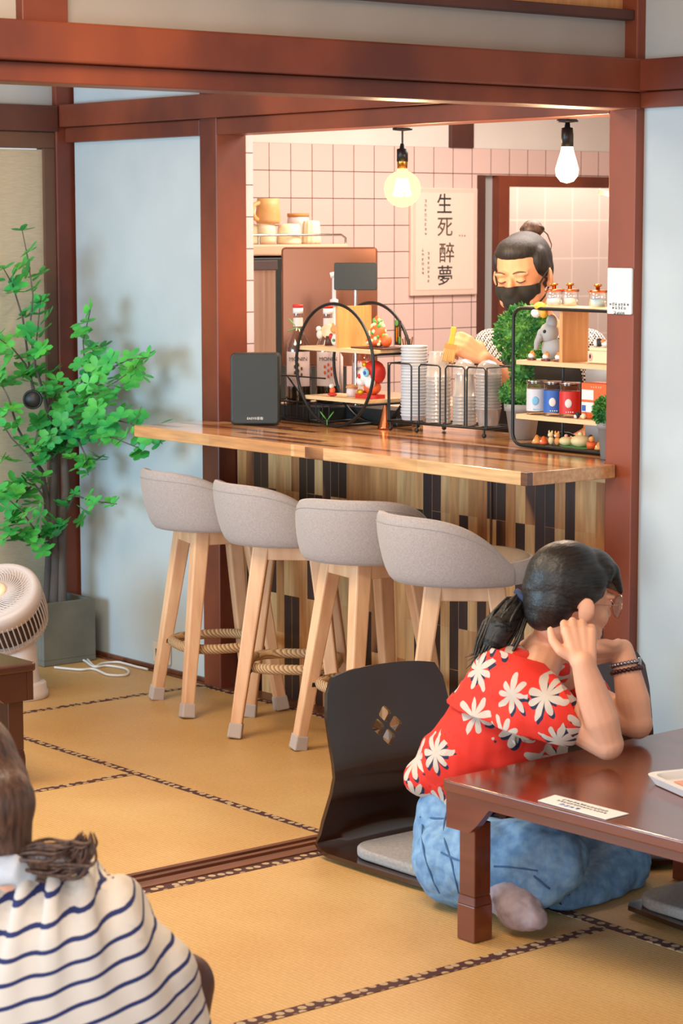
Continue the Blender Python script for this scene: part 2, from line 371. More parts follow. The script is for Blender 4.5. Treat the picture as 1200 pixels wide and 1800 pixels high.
def obj(name, mb, mt, parent=None, bevel=0, world=False, seg=2):
    me = mb if isinstance(mb, bpy.types.Mesh) else mb.mesh(name)
    if world and parent is not None:
        me.transform(root_m(parent).inverted())
    o = bpy.data.objects.new(name, me); C.objects.link(o); me.materials.append(MATS[mt])
    if parent is not None: o.parent = parent
    if bevel:
        b_ = o.modifiers.new('bevel', 'BEVEL'); b_.width = bevel; b_.segments = seg; b_.limit_method = 'ANGLE'
    return o
def root_m(o):
    m_ = Matrix.Translation(o.location) @ o.rotation_euler.to_matrix().to_4x4()
    return root_m(o.parent) @ m_ if o.parent else m_
def tag(o, label=None, cat=None, group=None, kind=None):
    if label: o['label'] = label
    if cat: o['category'] = cat
    if group: o['group'] = group
    if kind: o['kind'] = kind
    return o
def thing(name, label, cat, loc=(0, 0, 0), rz=0, group=None):
    o = bpy.data.objects.new(name, None); C.objects.link(o); o.location = loc; o.rotation_euler = (0, 0, rz); o.empty_display_size = .05
    return tag(o, label, cat, group)
def struct(name, mb, mt, bevel=0): return tag(obj(name, mb, mt, bevel=bevel), kind='structure')
def copy_tree(o, parent=None):
    c = o.copy(); C.objects.link(c); c.parent = parent
    for ch in [x for x in bpy.data.objects if x.parent == o]: copy_tree(ch, c)
    return c
def blob(mb, voxel=.005, smooth=4, disp=None):   # one continuous skin around all the pieces
    me = mb.mesh('skin'); o = bpy.data.objects.new('skin', me); C.objects.link(o)
    r = o.modifiers.new('r', 'REMESH'); r.mode = 'VOXEL'; r.voxel_size = voxel; r.use_smooth_shade = True
    if smooth: s_ = o.modifiers.new('s', 'SMOOTH'); s_.iterations = smooth; s_.factor = .5
    dg = bpy.context.evaluated_depsgraph_get(); dg.update()
    out = bpy.data.meshes.new_from_object(o.evaluated_get(dg)); bpy.data.objects.remove(o); bpy.data.meshes.remove(me)
    if disp:
        for v_ in out.vertices: v_.co += disp(v_.co, v_.normal)
    for p in out.polygons: p.use_smooth = True
    return out
def text(name, body, size, M, mt, parent=None, ext=.0004, world=True, spacing=1, align='CENTER', bold=0):
    c = bpy.data.curves.new(name, 'FONT'); c.body = body; c.size = size; c.extrude = ext; c.align_x = align; c.align_y = 'CENTER'; c.space_character = spacing; c.offset = bold; c.resolution_u = 3
    o = bpy.data.objects.new(name, c); C.objects.link(o)
    dg = bpy.context.evaluated_depsgraph_get(); dg.update(); me = bpy.data.meshes.new_from_object(o.evaluated_get(dg))
    bpy.data.objects.remove(o); me.transform(M); me.materials.clear()
    return obj(name, me, mt, parent, world=world)
def box(x0, x1, y0, y1, z0, z1): return MB().box(x0, x1, y0, y1, z0, z1)
def wrinkle(amp, sc, stretch=(1, 1, 1), seed=0):
    def f(co, no):
        q = Vector((co.x*stretch[0], co.y*stretch[1], co.z*stretch[2]))*sc + Vector((seed, seed, seed))
        return no*(noise.fractal(q, .8, 2, 3)*amp)
    return f

def marks(name, M, n, pitch, size, mt, parent, seed=0, vertical=False):    # a row of small stroke-built characters too small to read
    r = random.Random(seed); mb = MB()
    for k in range(n):
        o = (k-(n-1)/2)*pitch; ox, oy = (0, -o) if vertical else (o, 0); s = size
        for y in r.sample((-.38, -.2, 0, .2, .38), 3): mb.box(ox-s*.38, ox+s*.38*r.uniform(.5, 1), oy+s*y-s*.04, oy+s*y+s*.04, 0, .0004, M)
        for x in r.sample((-.3, 0, .3), 2): mb.box(ox+s*x-s*.05, ox+s*x+s*.05, oy-s*.42, oy+s*.42*r.uniform(.2, 1), 0, .0004, M)
    return obj(name, mb, mt, parent, world=True)
# ================================================================ the building
YW = 4.515; YP = 4.485          # wall surface, post and beam faces
XL = -7.05                      # end wall (fusuma side and kitchen tile)
struct('floor', box(-8.6, .8, -.6, 8.8, -.12, -.022), 'timber_brown')
struct('trim_1', box(-7.1, 0, YP, 4.57, -.022, .004), 'sill_wood')                       # sill along the bar wall
struct('wall_back', box(-7.02, -6.2, YW, 4.60, 0, 2.5), 'plaster')
struct('wall_back_upper', box(-6.2, -4.30, YW, 4.60, 1.86, 2.5), 'plaster')
struct('wall_right', box(-4.30, .8, YW, 4.60, 0, 2.5), 'plaster')
struct('wall_end', box(-7.14, -7.06, .2, 4.5, 1.80, 2.5), 'plaster')
struct('ceiling', box(-7.3, .8, -.6, 8.8, 2.5, 2.56), 'orange_board')
def post(name, x0, x1, y0, y1, z1=2.5, mt='timber'): return struct(name, box(x0, x1, y0, y1, 0, z1), mt, bevel=.004)
post('trim_2', -6.228, -6.134, YP, 4.605)
post('trim_3', -4.379, -4.280, YP, 4.605)
post('trim_4', -7.13, -7.035, 4.45, 4.60)
struct('trim_5', box(-7.035, -4.379, 4.455, 4.60, 1.868, 1.945), 'timber', .004)         # nageshi over the bar
struct('trim_6', box(-7.035, -6.228, YP, 4.60, 1.815, 1.867), 'timber', .003)
struct('trim_7', box(-6.134, -4.379, YP, 4.60, 1.815, 1.867), 'timber', .003)
struct('trim_8', box(-4.280, .8, 4.455, 4.60, 1.868, 1.948), 'timber', .004)             # nageshi right of the post
struct('trim_9', box(-4.280, .8, YP, 4.60, 1.826, 1.867), 'timber', .003)
struct('trim_10', box(-7.12, -7.02, .2, 4.45, 1.852, 1.942), 'timber_dark', .004)        # nageshi on the fusuma side
struct('trim_11', box(-7.12, -7.045, .2, 4.45, 1.795, 1.851), 'timber_brown', .003)
# partition header between the two rooms
struct('trim_12', box(-4.38, -4.240, .2, YP, 1.866, 1.950), 'timber', .005)
struct('trim_13', box(-4.37, -4.265, .2, YP, 1.823, 1.865), 'timber', .003)
struct('wall_header', box(-4.355, -4.325, .2, YP, 1.950, 2.052), 'plaster_grey')
struct('trim_14', box(-4.37, -4.29, .2, YP, 2.052, 2.078), 'timber_dark', .003)
struct('trim_15', box(-4.37, -4.30, 2.64, 2.755, 1.951, 2.051), 'timber', .003)
struct('wall_header_upper', box(-4.350, -4.335, .2, YP, 2.079, 2.5), 'orange_board')
# threshold with two sliding grooves under the header
mb = MB()
for x0, x1, z in ((-4.465, -4.448, .004), (-4.448, -4.428, -.006), (-4.428, -4.412, .004), (-4.412, -4.390, -.006), (-4.390, -4.350, .004)):
    mb.box(x0, x1, .2, YP, -.02, z)
struct('trim_16', mb, 'sill_wood')
# baseboard strip at the wall foot
struct('baseboard_back', box(-7.03, -6.228, YW-.012, YW, 0.005, .016), 'sill_wood')
struct('baseboard_right', box(-4.28, .8, YW-.012, YW, 0.005, .016), 'sill_wood')
# kitchen shell
tile_top = 1.835
struct('wall_kitchen', box(-7.13, XL, 4.60, 6.463, 0, tile_top), 'kitchen_tile')
struct('wall_kitchen_over_door', box(-7.13, XL, 6.463, 8.6, 1.728, tile_top), 'kitchen_tile')
struct('wall_kitchen_upper', box(-7.13, XL-.004, 4.60, 8.6, tile_top, 2.5), 'plaster_warm')
struct('trim_17', box(-7.06, XL+.012, 6.31, 6.435, tile_top, 2.5), 'timber_dark', .003)
struct('wall_kitchen_side', box(-6.22, -6.138, 4.606, 4.635, .0, 2.4), 'kitchen_tile_side')
struct('wall_kitchen_right', box(-4.30, -4.22, 4.605, 8.6, 0, 2.5), 'plaster_warm')
struct('wall_kitchen_back', box(-7.13, -4.22, 8.6, 8.7, 0, 2.5), 'plaster_warm')
# doorway at the end of the tile wall
d = thing('door_1', None, None, (XL, 6.463, 0)); tag(d, kind='structure')
obj('door_jamb', box(-7.12, -7.045, 6.463, 6.505, 0, 1.728), 'timber_dark', d, world=True)
obj('jamb_lining', box(-7.13, -7.08, 6.505, 6.575, 0, 1.728), 'grey_paint', d, world=True)
obj('door_frame', MB().box(-7.12, -7.04, 6.575, 6.635, 0, 1.728).box(-7.12, -7.04, 6.635, 8.4, 1.683, 1.728), 'timber', d, world=True)
obj('door_pane', box(-7.100, -7.097, 6.635, 8.4, .02, 1.683), 'plastic_sheet', d, world=True)
struct('wall_beyond_door', box(-7.79, -7.75, 6.2, 9.4, 0, 2.5), 'big_tile')
# fusuma sliding door on the left
d = thing('door_2', None, None, (-7.05, 3.5, 0)); tag(d, kind='structure')
obj('door_panel', box(-7.085, -7.06, 2.6, 4.405, .03, 1.79), 'fusuma_paper', d, world=True)
obj('door_frame', MB().box(-7.095, -7.045, 4.405, 4.448, .01, 1.794).box(-7.095, -7.045, 2.56, 4.448, .004, .03), 'timber_brown', d, world=True)
struct('door_3', box(-7.11, -7.075, .3, 2.62, .01, 1.793), 'fusuma_paper')

# ---------------------------------------------------------------- tatami
def mat_thing(x0, x1, y0, y1, along, label, sides=(1, 1), hl=.028):
    t = thing('tatami_mat', label, 'tatami mat', ((x0+x1)/2, (y0+y1)/2, -.02), 0, 'tatami mats on the floor')
    g = .0012
    obj('mat_surface', box(x0+g, x1-g, y0+g, y1-g, -.0215, 0), 'tatami_x' if along == 'x' else 'tatami_y', t, world=True)
    for s in (0, 1):
        if not sides[s]: continue
        if along == 'x': yy = (y0+g, y0+hl) if s == 0 else (y1-hl, y1-g); q = (x0+g, x1-g, yy[0], yy[1])
        else: xx = (x0+g, x0+hl) if s == 0 else (x1-hl, x1-g); q = (xx[0], xx[1], y0+g, y1-g)
        obj('cloth_edging', box(*q, 0, .0012), 'heri_cloth', t, world=True)
mat_thing(-7.045, -6.205, 2.665, 4.483, 'y', 'tatami mat in the far corner under the grey planter', (0, 1))
mat_thing(-6.205, -4.47, 3.575, 4.483, 'x', 'tatami mat the bar stools stand on', (1, 1), .026)
mat_thing(-6.205, -5.300, 1.755, 3.575, 'y', 'tatami mat the low table at the left stands on', (0, 1))
mat_thing(-5.300, -4.47, 1.755, 3.575, 'y', 'empty tatami mat left of the grooved threshold', (0, 0))
mat_thing(-6.205, -4.47, .3, 1.755, 'x', 'tatami mat nearest the camera in the far room')
mat_thing(-4.348, -3.445, 1.755, 3.560, 'y', 'tatami mat right of the threshold, under the near table leg', (1, 1), .036)
mat_thing(-3.445, -2.535, 1.755, 3.560, 'y', 'tatami mat under the right side of the low table', (0, 1), .034)
mat_thing(-4.348, -2.535, 3.560, 4.483, 'x', 'tatami mat along the wall behind the woman in red', (1, 1), .034)
mat_thing(-4.348, -2.535, .85, 1.755, 'x', 'tatami mat under the person in the striped top', (0, 1), .036)
mat_thing(-2.535, -1.6, 1.755, 3.560, 'y', 'tatami mat at the right edge beyond the low table')
mat_thing(-2.535, -.7, 3.560, 4.483, 'x', 'tatami mat along the wall at the right edge')

# ================================================================ bar
ZC = .888
b = thing('bar_counter', 'bar front of mixed light and dark vertical wood strips', 'bar counter', (-5.2, 4.6, 0))
obj('front_panel', box(-6.128, -4.385, 4.556, 4.60, .004, .845), 'plank_panel', b, world=True)
obj('corner_strip', box(-4.405, -4.382, 4.545, 4.5555, .004, .845), 'pale_board', b, world=True)
obj('seam_strip', box(-4.902, -4.897, 4.551, 4.5555, .004, .845), 'timber_brown', b, world=True)
obj('cornice', box(-4.82, -4.385, 4.535, 4.5555, .826, .846), 'pale_board', b, .003, world=True)
ct = thing('countertop', 'glossy butcher-block countertop of striped brown planks', 'countertop', (-5.2, 4.5, .85))
mb = MB()
poly = [(-6.20, 4.195), (-4.335, 4.155), (-4.335, YP-.004), (-4.384, YP-.004), (-4.384, 4.93), (-6.13, 4.93), (-6.13, YP-.004), (-6.20, YP-.004)]
mb.prism(poly, .036, Matrix.Translation((0, 0, .852)))
obj('slab', mb, 'plank_top', ct, .0025, world=True)
struct('wall_counter_support', box(-6.12, -4.40, 4.90, 4.925, 0, .850), 'machine_beige')

# ================================================================ bar stools
def make_stool():
    t = thing('bar_stool', 'x', 'bar stool', (0, 0, 0), 0, 'bar stools along the counter')
    tp, ft = .082, .158
    for sx, sy in ((-1, -1), (1, -1), (1, 1), (-1, 1)):
        def P(z): k = (tp + (ft-tp)*(1-z/.575)); return Vector((sx*k, sy*k, z))
        mb = MB().bar(P(.575), P(.0), .050, .050, .034, .034, side=(1, 0, 0))
        lg = obj('leg', mb, 'stool_wood', t, .005)
        obj('felt_sock', MB().bar(P(.045), P(.001), .040, .040, .043, .043, side=(1, 0, 0)), 'felt', lg, .004)
        q = P(.205)*.94; q.z = .205
        obj('bracket', MB().box(q.x-.012, q.x+.012, q.y-.012, q.y+.012, .19, .222), 'black_metal', lg, .002)
    mb = MB()
    for s in (-1, 1):
        mb.bar((-.09, s*.092, .553), (.09, s*.092, .553), .044, .03); mb.bar((s*.092, -.09, .553), (s*.092, .09, .553), .044, .03)
    obj('apron', mb, 'stool_wood', t, .003)
    pts = [(x, y, .205) for x, y in rrect(-.135, .135, -.135, .135, .10, 6)]
    obj('rope_footrest', MB().tube(pts, .0155, 12, closed=True), 'rope', t)
    # padded seat
    prof = [(.01, .578), (.165, .578), (.184, .590), (.190, .610), (.186, .632), (.165, .648), (.12, .653), (.0001, .655)]
    prof[0] = (.0001, .578)
    s_ = obj('seat', MB().lathe(prof, n=48), 'seat_fabric', t)
    obj('seat_side', MB().lathe([(.187, .580), (.1925, .60), (.1925, .625), (.184, .640)], n=48), 'stool_fabric', s_)
    # wrapped low backrest, higher at the rear
    n = 44; ring = []; sec = 18; A = math.radians(95)
    mb = MB(); vs = []; fs = []
    for i in range(n+1):
        a = -A + 2*A*i/n                       # angle from the rear
        k = max(0, math.cos(a*.5*PI/A)); hgt = .058 + .132*(k*k*(3-2*k))**.62; th = .022 + .022*k**.5
        ang = -PI/2 + a
        for j in range(sec):
            u = 2*PI*j/sec; cu, su = math.cos(u), math.sin(u)
            e = 2.2
            px = math.copysign(abs(cu)**(2/e), cu)*th/2; pz = math.copysign(abs(su)**(2/e), su)*hgt/2
            zz = .578 + hgt/2 + pz; lean = (zz-.58)*.22*k
            r = .187 + px + lean + .006*k
            vs.append((r*math.cos(ang), r*math.sin(ang), zz))
    for i in range(n):
        for j in range(sec): fs.append((i*sec+j, i*sec+(j+1) % sec, (i+1)*sec+(j+1) % sec, (i+1)*sec+j))
    mb.add(vs, fs, True); mb.add(vs[:sec], [tuple(reversed(range(sec)))]); mb.add(vs[-sec:], [tuple(range(sec))])
    br = obj('backrest', mb, 'stool_fabric', t)
    # welt seam near the top edge
    pts = []
    for i in range(4, n-3):
        a = -A + 2*A*i/n; k = max(0, math.cos(a*.5*PI/A)); hgt = .058+.132*(k*k*(3-2*k))**.62; zz = .578+hgt*.86; th = .022+.022*k**.5
        r = .187+(zz-.58)*.22*k+.006*k+th*.38
        pts.append((r*math.cos(-PI/2+a), r*math.sin(-PI/2+a), zz))
    obj('piping', MB().tube(pts, .0014, 6), 'stool_fabric', br)
    return t
st0 = make_stool()
def kids(o): return [x for x in bpy.data.objects if x.parent == o]
for i, (x, y, rz, seat_rz, lab) in enumerate((
        (-5.93, 4.325, -17, 12, 'grey bar stool at the far left, nearest the wall outlet'),
        (-5.50, 4.295, -45, 38, 'second grey bar stool from the left, one leg pointing forward'),
        (-5.075, 4.25, -10, 40, 'third grey bar stool from the left, rounded back squarely to the viewer'),
        (-4.60, 4.18, -42, 36, 'rightmost grey bar stool, its seat seen beside the ponytail'))):
    o = st0 if i == 0 else copy_tree(st0)
    o.location = (x, y, .0015); o.rotation_euler.z = math.radians(rz); o['label'] = lab
    for ch in kids(o):
        if ch.name.startswith(('seat', 'backrest')): ch.rotation_euler.z = math.radians(seat_rz)

# ================================================================ legless floor chairs
def make_zaisu():
    t = thing('floor_chair', 'x', 'floor chair', (0, 0, 0), 0, 'legless floor chairs')
    # side profile (forward x, height z): back top -> lumbar -> heel -> seat front
    pr = [(-.008, .447), (.000, .40), (.010, .345), (.026, .285), (.040, .235), (.044, .205), (.034, .165), (.018, .125), (.006, .092), (-.002, .058), (.006, .030), (.024, .014), (.052, .008), (.10, .008), (.20, .008), (.35, .009), (.50, .011), (.515, .012)]
    wd = [.165, .186, .195, .197, .198, .198, .199, .200, .202, .205, .207, .208, .209, .210, .210, .208, .195, .175]
    nU = 14; th = .011; verts = []
    P = [Vector((a, 0, b_)) for a, b_ in pr]
    nor = []
    for i in range(len(P)):
        d = (P[min(i+1, len(P)-1)]-P[max(i-1, 0)]).normalized(); nor.append(Vector((-d.z, 0, d.x)) if True else None)
    M_ = len(P)
    hole = []
    for side in (0, 1):
        for i in range(M_):
            for k in range(nU+1):
                s = -1 + 2*k/nU; dish = (.020*(s*s) if i < 10 else .0)
                p = P[i] + Vector((dish*(1 if i < 10 else 0), s*wd[i], 0)) + nor[i]*(th*(1 if side else 0))
                if i == 0: p.z -= .012*abs(s)**3
                verts.append(p)
    def ix(sd, i, k): return sd*M_*(nU+1)+i*(nU+1)+k
    fs = []
    for i in range(M_-1):
        for k in range(nU):
            fs.append((ix(0, i, k), ix(0, i+1, k), ix(0, i+1, k+1), ix(0, i, k+1))); fs.append((ix(1, i, k), ix(1, i, k+1), ix(1, i+1, k+1), ix(1, i+1, k)))
        fs.append((ix(0, i, 0), ix(1, i, 0), ix(1, i+1, 0), ix(0, i+1, 0))); fs.append((ix(0, i, nU), ix(0, i+1, nU), ix(1, i+1, nU), ix(1, i, nU)))
    for k in range(nU):
        fs.append((ix(0, 0, k), ix(0, 0, k+1), ix(1, 0, k+1), ix(1, 0, k))); fs.append((ix(0, M_-1, k), ix(1, M_-1, k), ix(1, M_-1, k+1), ix(0, M_-1, k+1)))
    mb = MB().add(verts, fs, True)
    sh = obj('shell', mb, 'lacquer', t)
    # four-petal cut-out in the back, cut with a boolean so one really looks through it
    cut = MB()
    for a in range(4):
        ang = PI/2*a + PI/4*0
        cy, cz = .028*math.cos(ang), .300 + .028*math.sin(ang)
        M = Matrix.Translation((-.06, cy, cz)) @ Matrix.Rotation(PI/2, 4, 'Y') @ Matrix.Rotation(PI/4, 4, 'Z')
        cut.prism(rrect(-.0155, .0155, -.0155, .0155, .006, 3), .16, M)
    co = obj('cutter', cut, 'lacquer')
    bo = sh.modifiers.new('b', 'BOOLEAN'); bo.object = co; bo.operation = 'DIFFERENCE'; bo.solver = 'EXACT'
    dg = bpy.context.evaluated_depsgraph_get(); dg.update(); me = bpy.data.meshes.new_from_object(sh.evaluated_get(dg))
    sh.modifiers.clear(); sh.data = me; bpy.data.objects.remove(co)
    for p in me.polygons: p.use_smooth = True
    bv = sh.modifiers.new('e', 'EDGE_SPLIT'); bv.split_angle = math.radians(50)
    # seat pad
    M = Matrix.Translation((.30, 0, .0205)); 
    cu = MB().prism(rrect(-.20, .205, -.188, .188, .07, 6), .026, M)
    obj('seat_pad', cu, 'cushion', t, .008, seg=3)
    return t
z0 = make_zaisu()
for i, (x, y, rz, lab) in enumerate((
        (-4.318, 3.638, 0, 'dark lacquered floor chair with a four-petal cut-out, under the woman in red'),
        (-4.185, 4.175, -30, 'dark floor chair against the white wall, its curved top edge beside the bracelet'),
        (-2.99, 3.86, 180, 'dark floor chair with grey pad under the table, at the right edge'))):
    o = z0 if i == 0 else copy_tree(z0); o.location = (x, y, .002); o.rotation_euler.z = math.radians(rz); o['label'] = lab

# ================================================================ low tables
def low_table(name, label, x0, y0, lx, ly, h, rz, mt):
    t = thing(name, label, 'low table', (x0, y0, 0), math.radians(rz), None)
    top = MB().prism(rrect(0, lx, 0, ly, .012, 3), .024, Matrix.Translation((0, 0, h-.024)))
    obj('tabletop', top, mt, t, .008, seg=4)
    mb = MB(); ap = .05
    def skirt(L, M):
        d = .020; a = [(0, 0), (L, 0), (L, -.080), (L-.070, -.080), (L-.092, -.062), (L-.130, -d), (.130, -d), (.092, -.062), (.070, -.080), (0, -.080)]
        mb.prism(a, .02, M)
    z = h-.024; e = .008
    skirt(lx-2*e, frame((e, e+.02, z), (1, 0, 0), (0, 0, 1))); skirt(lx-2*e, frame((e, ly-e, z), (1, 0, 0), (0, 0, 1)))
    skirt(ly-2*e-.042, frame((e, e+.021, z), (0, 1, 0), (0, 0, 1))); skirt(ly-2*e-.042, frame((lx-e-.02, e+.021, z), (0, 1, 0), (0, 0, 1)))
    obj('apron', mb, mt, t)
    for sx in (0, 1):
        for sy in (0, 1):
            cx = .052 if sx == 0 else lx-.052; cy = .052 if sy == 0 else ly-.052; g = MB()
            prof = [(.0268, .0015), (.0268, .080), (.0238, .100), (.0238, h-.090)]
            for (w0, a), (w1, b_) in zip(prof[:-1], prof[1:]):
                g.bar((cx, cy, a), (cx, cy, b_), 2*w0, 2*w0, 2*w1, 2*w1, side=(1, 0, 0))
            obj('leg', g, mt, t, .002)
    return t
tb = low_table('low_table', 'glossy reddish-brown low table with bracketed legs, the woman leans on it', -3.632, 3.235, 1.15, .80, .35, 1.6, 'table_wood')
low_table('low_table', 'dark brown low table cut off by the left edge, beside the white fan', -6.188, 2.44, .83, .86, .345, 0, 'table_wood_dark').rotation_euler.z = 0
# notice card lying on the table
pc = thing('table_notice', 'white printed notice card lying near the table edge', 'notice card', at(1020, 1422, 2, .3505))
q = [at(945, 1408, 2, .351), at(1065, 1441, 2, .351), at(1105, 1431, 2, .351), at(975, 1398, 2, .351)]
obj('card', MB().add(q + [p+Vector((0, 0, .0012)) for p in q], [(3, 2, 1, 0), (4, 5, 6, 7), (0, 1, 5, 4), (1, 2, 6, 5), (2, 3, 7, 6), (3, 0, 4, 7)]), 'white_paper', pc, world=True)
u = (q[1]-q[0]).normalized(); vv = (q[3]-q[0]).normalized(); cc = sum(q, Vector())/4 + Vector((0, 0, .0013))
marks('printed_text', frame(cc+vv*.014, u, vv), 13, .010, .009, 'ink', pc, 1)
marks('printed_text', frame(cc, u, vv), 15, .0095, .008, 'ink', pc, 2)
marks('printed_heading', frame(cc-vv*.018-u*.02, u, vv), 4, .015, .013, 'blue_paint', pc, 3)
# white tray
tr = thing('white_tray', 'white tray with a printed insert at the right end of the table', 'tray', (-3.2, 3.62, .351))
ax = Vector((.955, -.297, 0)); ay = Vector((.297, .955, 0))
c0 = at(1140, 1372, 2, .352)
M = frame(c0 + ax*.15 + ay*.085, ax, ay)
mb = MB(); outer = rrect(-.15, .15, -.10, .10, .03, 5); inner = rrect(-.135, .135, -.085, .085, .025, 5); k = len(outer)
vs_ = [M @ Vector((x*.9, y*.9, 0)) for x, y in outer] + [M @ Vector((x, y, .018)) for x, y in outer] + [M @ Vector((x, y, .018)) for x, y in inner] + [M @ Vector((x*.92, y*.92, .005)) for x, y in inner]
fs_ = [tuple(reversed(range(k)))] + [(a*k+i, a*k+(i+1) % k, (a+1)*k+(i+1) % k, (a+1)*k+i) for a in range(3) for i in range(k)] + [tuple(range(3*k, 4*k))]
obj('tray_body', mb.add(vs_, fs_), 'white_plastic', tr, world=True)
obj('printed_insert', MB().prism(rrect(-.10, .10, -.055, .055, .004, 2), .0012, M @ Matrix.Translation((0, 0, .0055))), 'pink_paint', tr, world=True)
obj('insert_panel', MB().prism(rrect(-.04, .09, .012, .045, .003, 2), .0012, M @ Matrix.Translation((0, 0, .0072))), 'cyan_label', tr, world=True)
obj('insert_panel', MB().prism(rrect(-.09, .02, -.035, .002, .003, 2), .0012, M @ Matrix.Translation((0, 0, .0072))), 'orange_paint', tr, world=True)

# ================================================================ circulator fan
f = thing('circulator_fan', 'white circulator fan on a round pedestal, tilted upward', 'fan', (-6.44, 3.905, 0))
fl_ = Vector((-6.44, 3.905, 0))
obj('base', MB().lathe([(.085, .001), (.088, .006), (.088, .022), (.083, .028), (.082, .048), (.078, .053), (.0001, .056)], fl_, 40), 'fan_white', f, world=True)
obj('column', MB().lathe([(.062, .053), (.056, .10), (.054, .16), (.05, .2), (.0001, .2)], fl_, 32), 'fan_white', f, world=True)
hc = fl_ + Vector((0, 0, .288)) - RH*.055; axd = (Vector((0, 0, 1))*.80 - AW*.56 - RH*.16).normalized(); S_ = 1.24
Mh = frame(hc, axd.orthogonal(), axd.cross(axd.orthogonal()))
def sc_(pr): return [(r*S_ if r > .001 else r, z*S_) for r, z in pr]
hd = obj('head_shell', MB().lathe(sc_([(.050, -.085), (.085, -.080), (.104, -.062), (.1085, -.05)]), hc, 48, axd).lathe(sc_([(.1085, .018), (.112, .024), (.115, .045), (.112, .060), (.103, .068), (.094, .064)]), hc, 48, axd), 'fan_white', f, world=True)
sl = MB()
for k in range(54):
    a = 2*PI*k/54; d = Vector((math.cos(a), math.sin(a), 0))
    p = [Mh @ (d*r + Vector((0, 0, z))) for r, z in sc_([(.104, -.062), (.111, -.03), (.113, .0), (.1125, .028)])]
    sl.tube(p, .0026, 5)
obj('side_grille', sl, 'fan_white', hd, world=True)
obj('motor_housing', MB().lathe(sc_([(.0001, -.06), (.094, -.055), (.1, -.03), (.1, .03), (.085, .045), (.0001, .048)]), hc, 32, axd), 'fan_dark', f, world=True)
sl = MB()
for k in range(46):
    a = 2*PI*k/46; pts = []
    for i in range(8):
        u_ = i/7; r = (.026+.070*u_)*S_; aa = a + .9*u_; pts.append(Mh @ Vector((r*math.cos(aa), r*math.sin(aa), (.068-.012*(u_-.2)**2)*S_)))
    sl.tube(pts, .0027, 5)
for r in (.045, .070): sl.tube([Mh @ Vector((r*S_*math.cos(2*PI*k/40), r*S_*math.sin(2*PI*k/40), .066*S_)) for k in range(40)], .0018, 5, closed=True)
obj('front_grille', sl, 'fan_white', hd, world=True)
obj('hub_cap', MB().lathe(sc_([(.0001, .062), (.027, .062), (.028, .072), (.022, .077), (.0001, .078)]), hc, 28, axd), 'mug_cream', hd, world=True)

# ================================================================ potted tree
PX0, PX1, PY0, PY1, PH = -7.03, -6.83, 4.235, 4.45, .222
t = thing('potted_tree', 'leafy green artificial tree in a square grey concrete planter', 'potted tree', ((PX0+PX1)/2, (PY0+PY1)/2, 0))
mb = MB(); th = .016
mb.box(PX0, PX1, PY0, PY1, .001, .02)
mb.box(PX0, PX0+th, PY0, PY1, .02, PH).box(PX1-th, PX1, PY0, PY1, .02, PH).box(PX0+th, PX1-th, PY0, PY0+th, .02, PH).box(PX0+th, PX1-th, PY1-th, PY1, .02, PH)
pl_ = obj('planter', mb, 'concrete', t, .002, world=True)
obj('soil', box(PX0+th, PX1-th, PY0+th, PY1-th, .02, .15), 'soil', pl_, world=True)
def tp(x, y, k=0.0):                                    # a point of the crown, kept in front of both walls
    d = ray(x, y); o = Vector((0, 0, H)); tt = min((-6.93-d.x*0)/d.x if d.x else 9, 4.37/d.y); return o + d*(tt - k)
trunk = MB(); br = MB()
trunk.tube([(-6.93, 4.34, .14), tp(96, 1000), tp(92, 900), tp(96, 800), tp(88, 740), tp(76, 690)], [.020, .019, .017, .014, .010, .006], 10)
trunk.tube([(-6.90, 4.36, .14), tp(108, 980), tp(110, 900), tp(116, 860), tp(112, 800), tp(128, 760), tp(150, 720)], [.017, .016, .015, .013, .012, .009, .005], 10)
trunk.tube([(-6.95, 4.32, .14), tp(86, 960), tp(82, 880), tp(74, 830), tp(50, 790), tp(30, 750)], [.014, .012, .011, .009, .006, .004], 8)
obj('trunk', trunk, 'bark', t, world=True)
branches = [
 ([(76, 690), (62, 640), (52, 580), (58, 520), (50, 460), (38, 400)], 16, 1),
 ([(62, 690), (45, 640), (20, 610), (-10, 590)], 8, 1), ([(58, 690), (40, 560), (22, 500), (5, 470)], 9, 1),
 ([(80, 700), (60, 640), (65, 590), (72, 520)], 8, 1),
 ([(30, 750), (15, 700), (-5, 660)], 8, 1), ([(74, 830), (50, 800), (20, 770), (-5, 730)], 9, 1),
 ([(150, 720), (150, 660), (146, 600), (160, 540)], 12, 1), ([(150, 700), (190, 650), (225, 632), (262, 628)], 14, 1),
 ([(140, 730), (170, 690), (205, 670), (240, 645)], 10, 1), ([(128, 760), (150, 740), (190, 735), (230, 745), (285, 780)], 22, 1),
 ([(120, 790), (160, 765), (200, 770), (250, 790)], 12, 1), ([(112, 800), (135, 770), (150, 800), (155, 835)], 9, 1),
 ([(100, 780), (85, 720), (100, 690), (140, 680)], 14, 1), ([(96, 800), (85, 770), (110, 740), (160, 720)], 14, 1),
 ([(118, 900), (130, 870), (160, 880), (205, 886)], 9, .8), ([(84, 960), (60, 930), (40, 900), (-5, 860)], 14, 1),
 ([(78, 940), (60, 950), (30, 930), (5, 950)], 10, 1), ([(82, 880), (60, 850), (48, 840)], 6, 1), ([(108, 930), (112, 920)], 3, .8),
 ([(150, 700), (175, 640), (170, 625)], 9, 1), ([(60, 850), (30, 880), (15, 920)], 8, 1),
 ([(92, 800), (60, 780), (70, 745)], 8, 1)]
lf = MB(); rnd = random.Random(3)
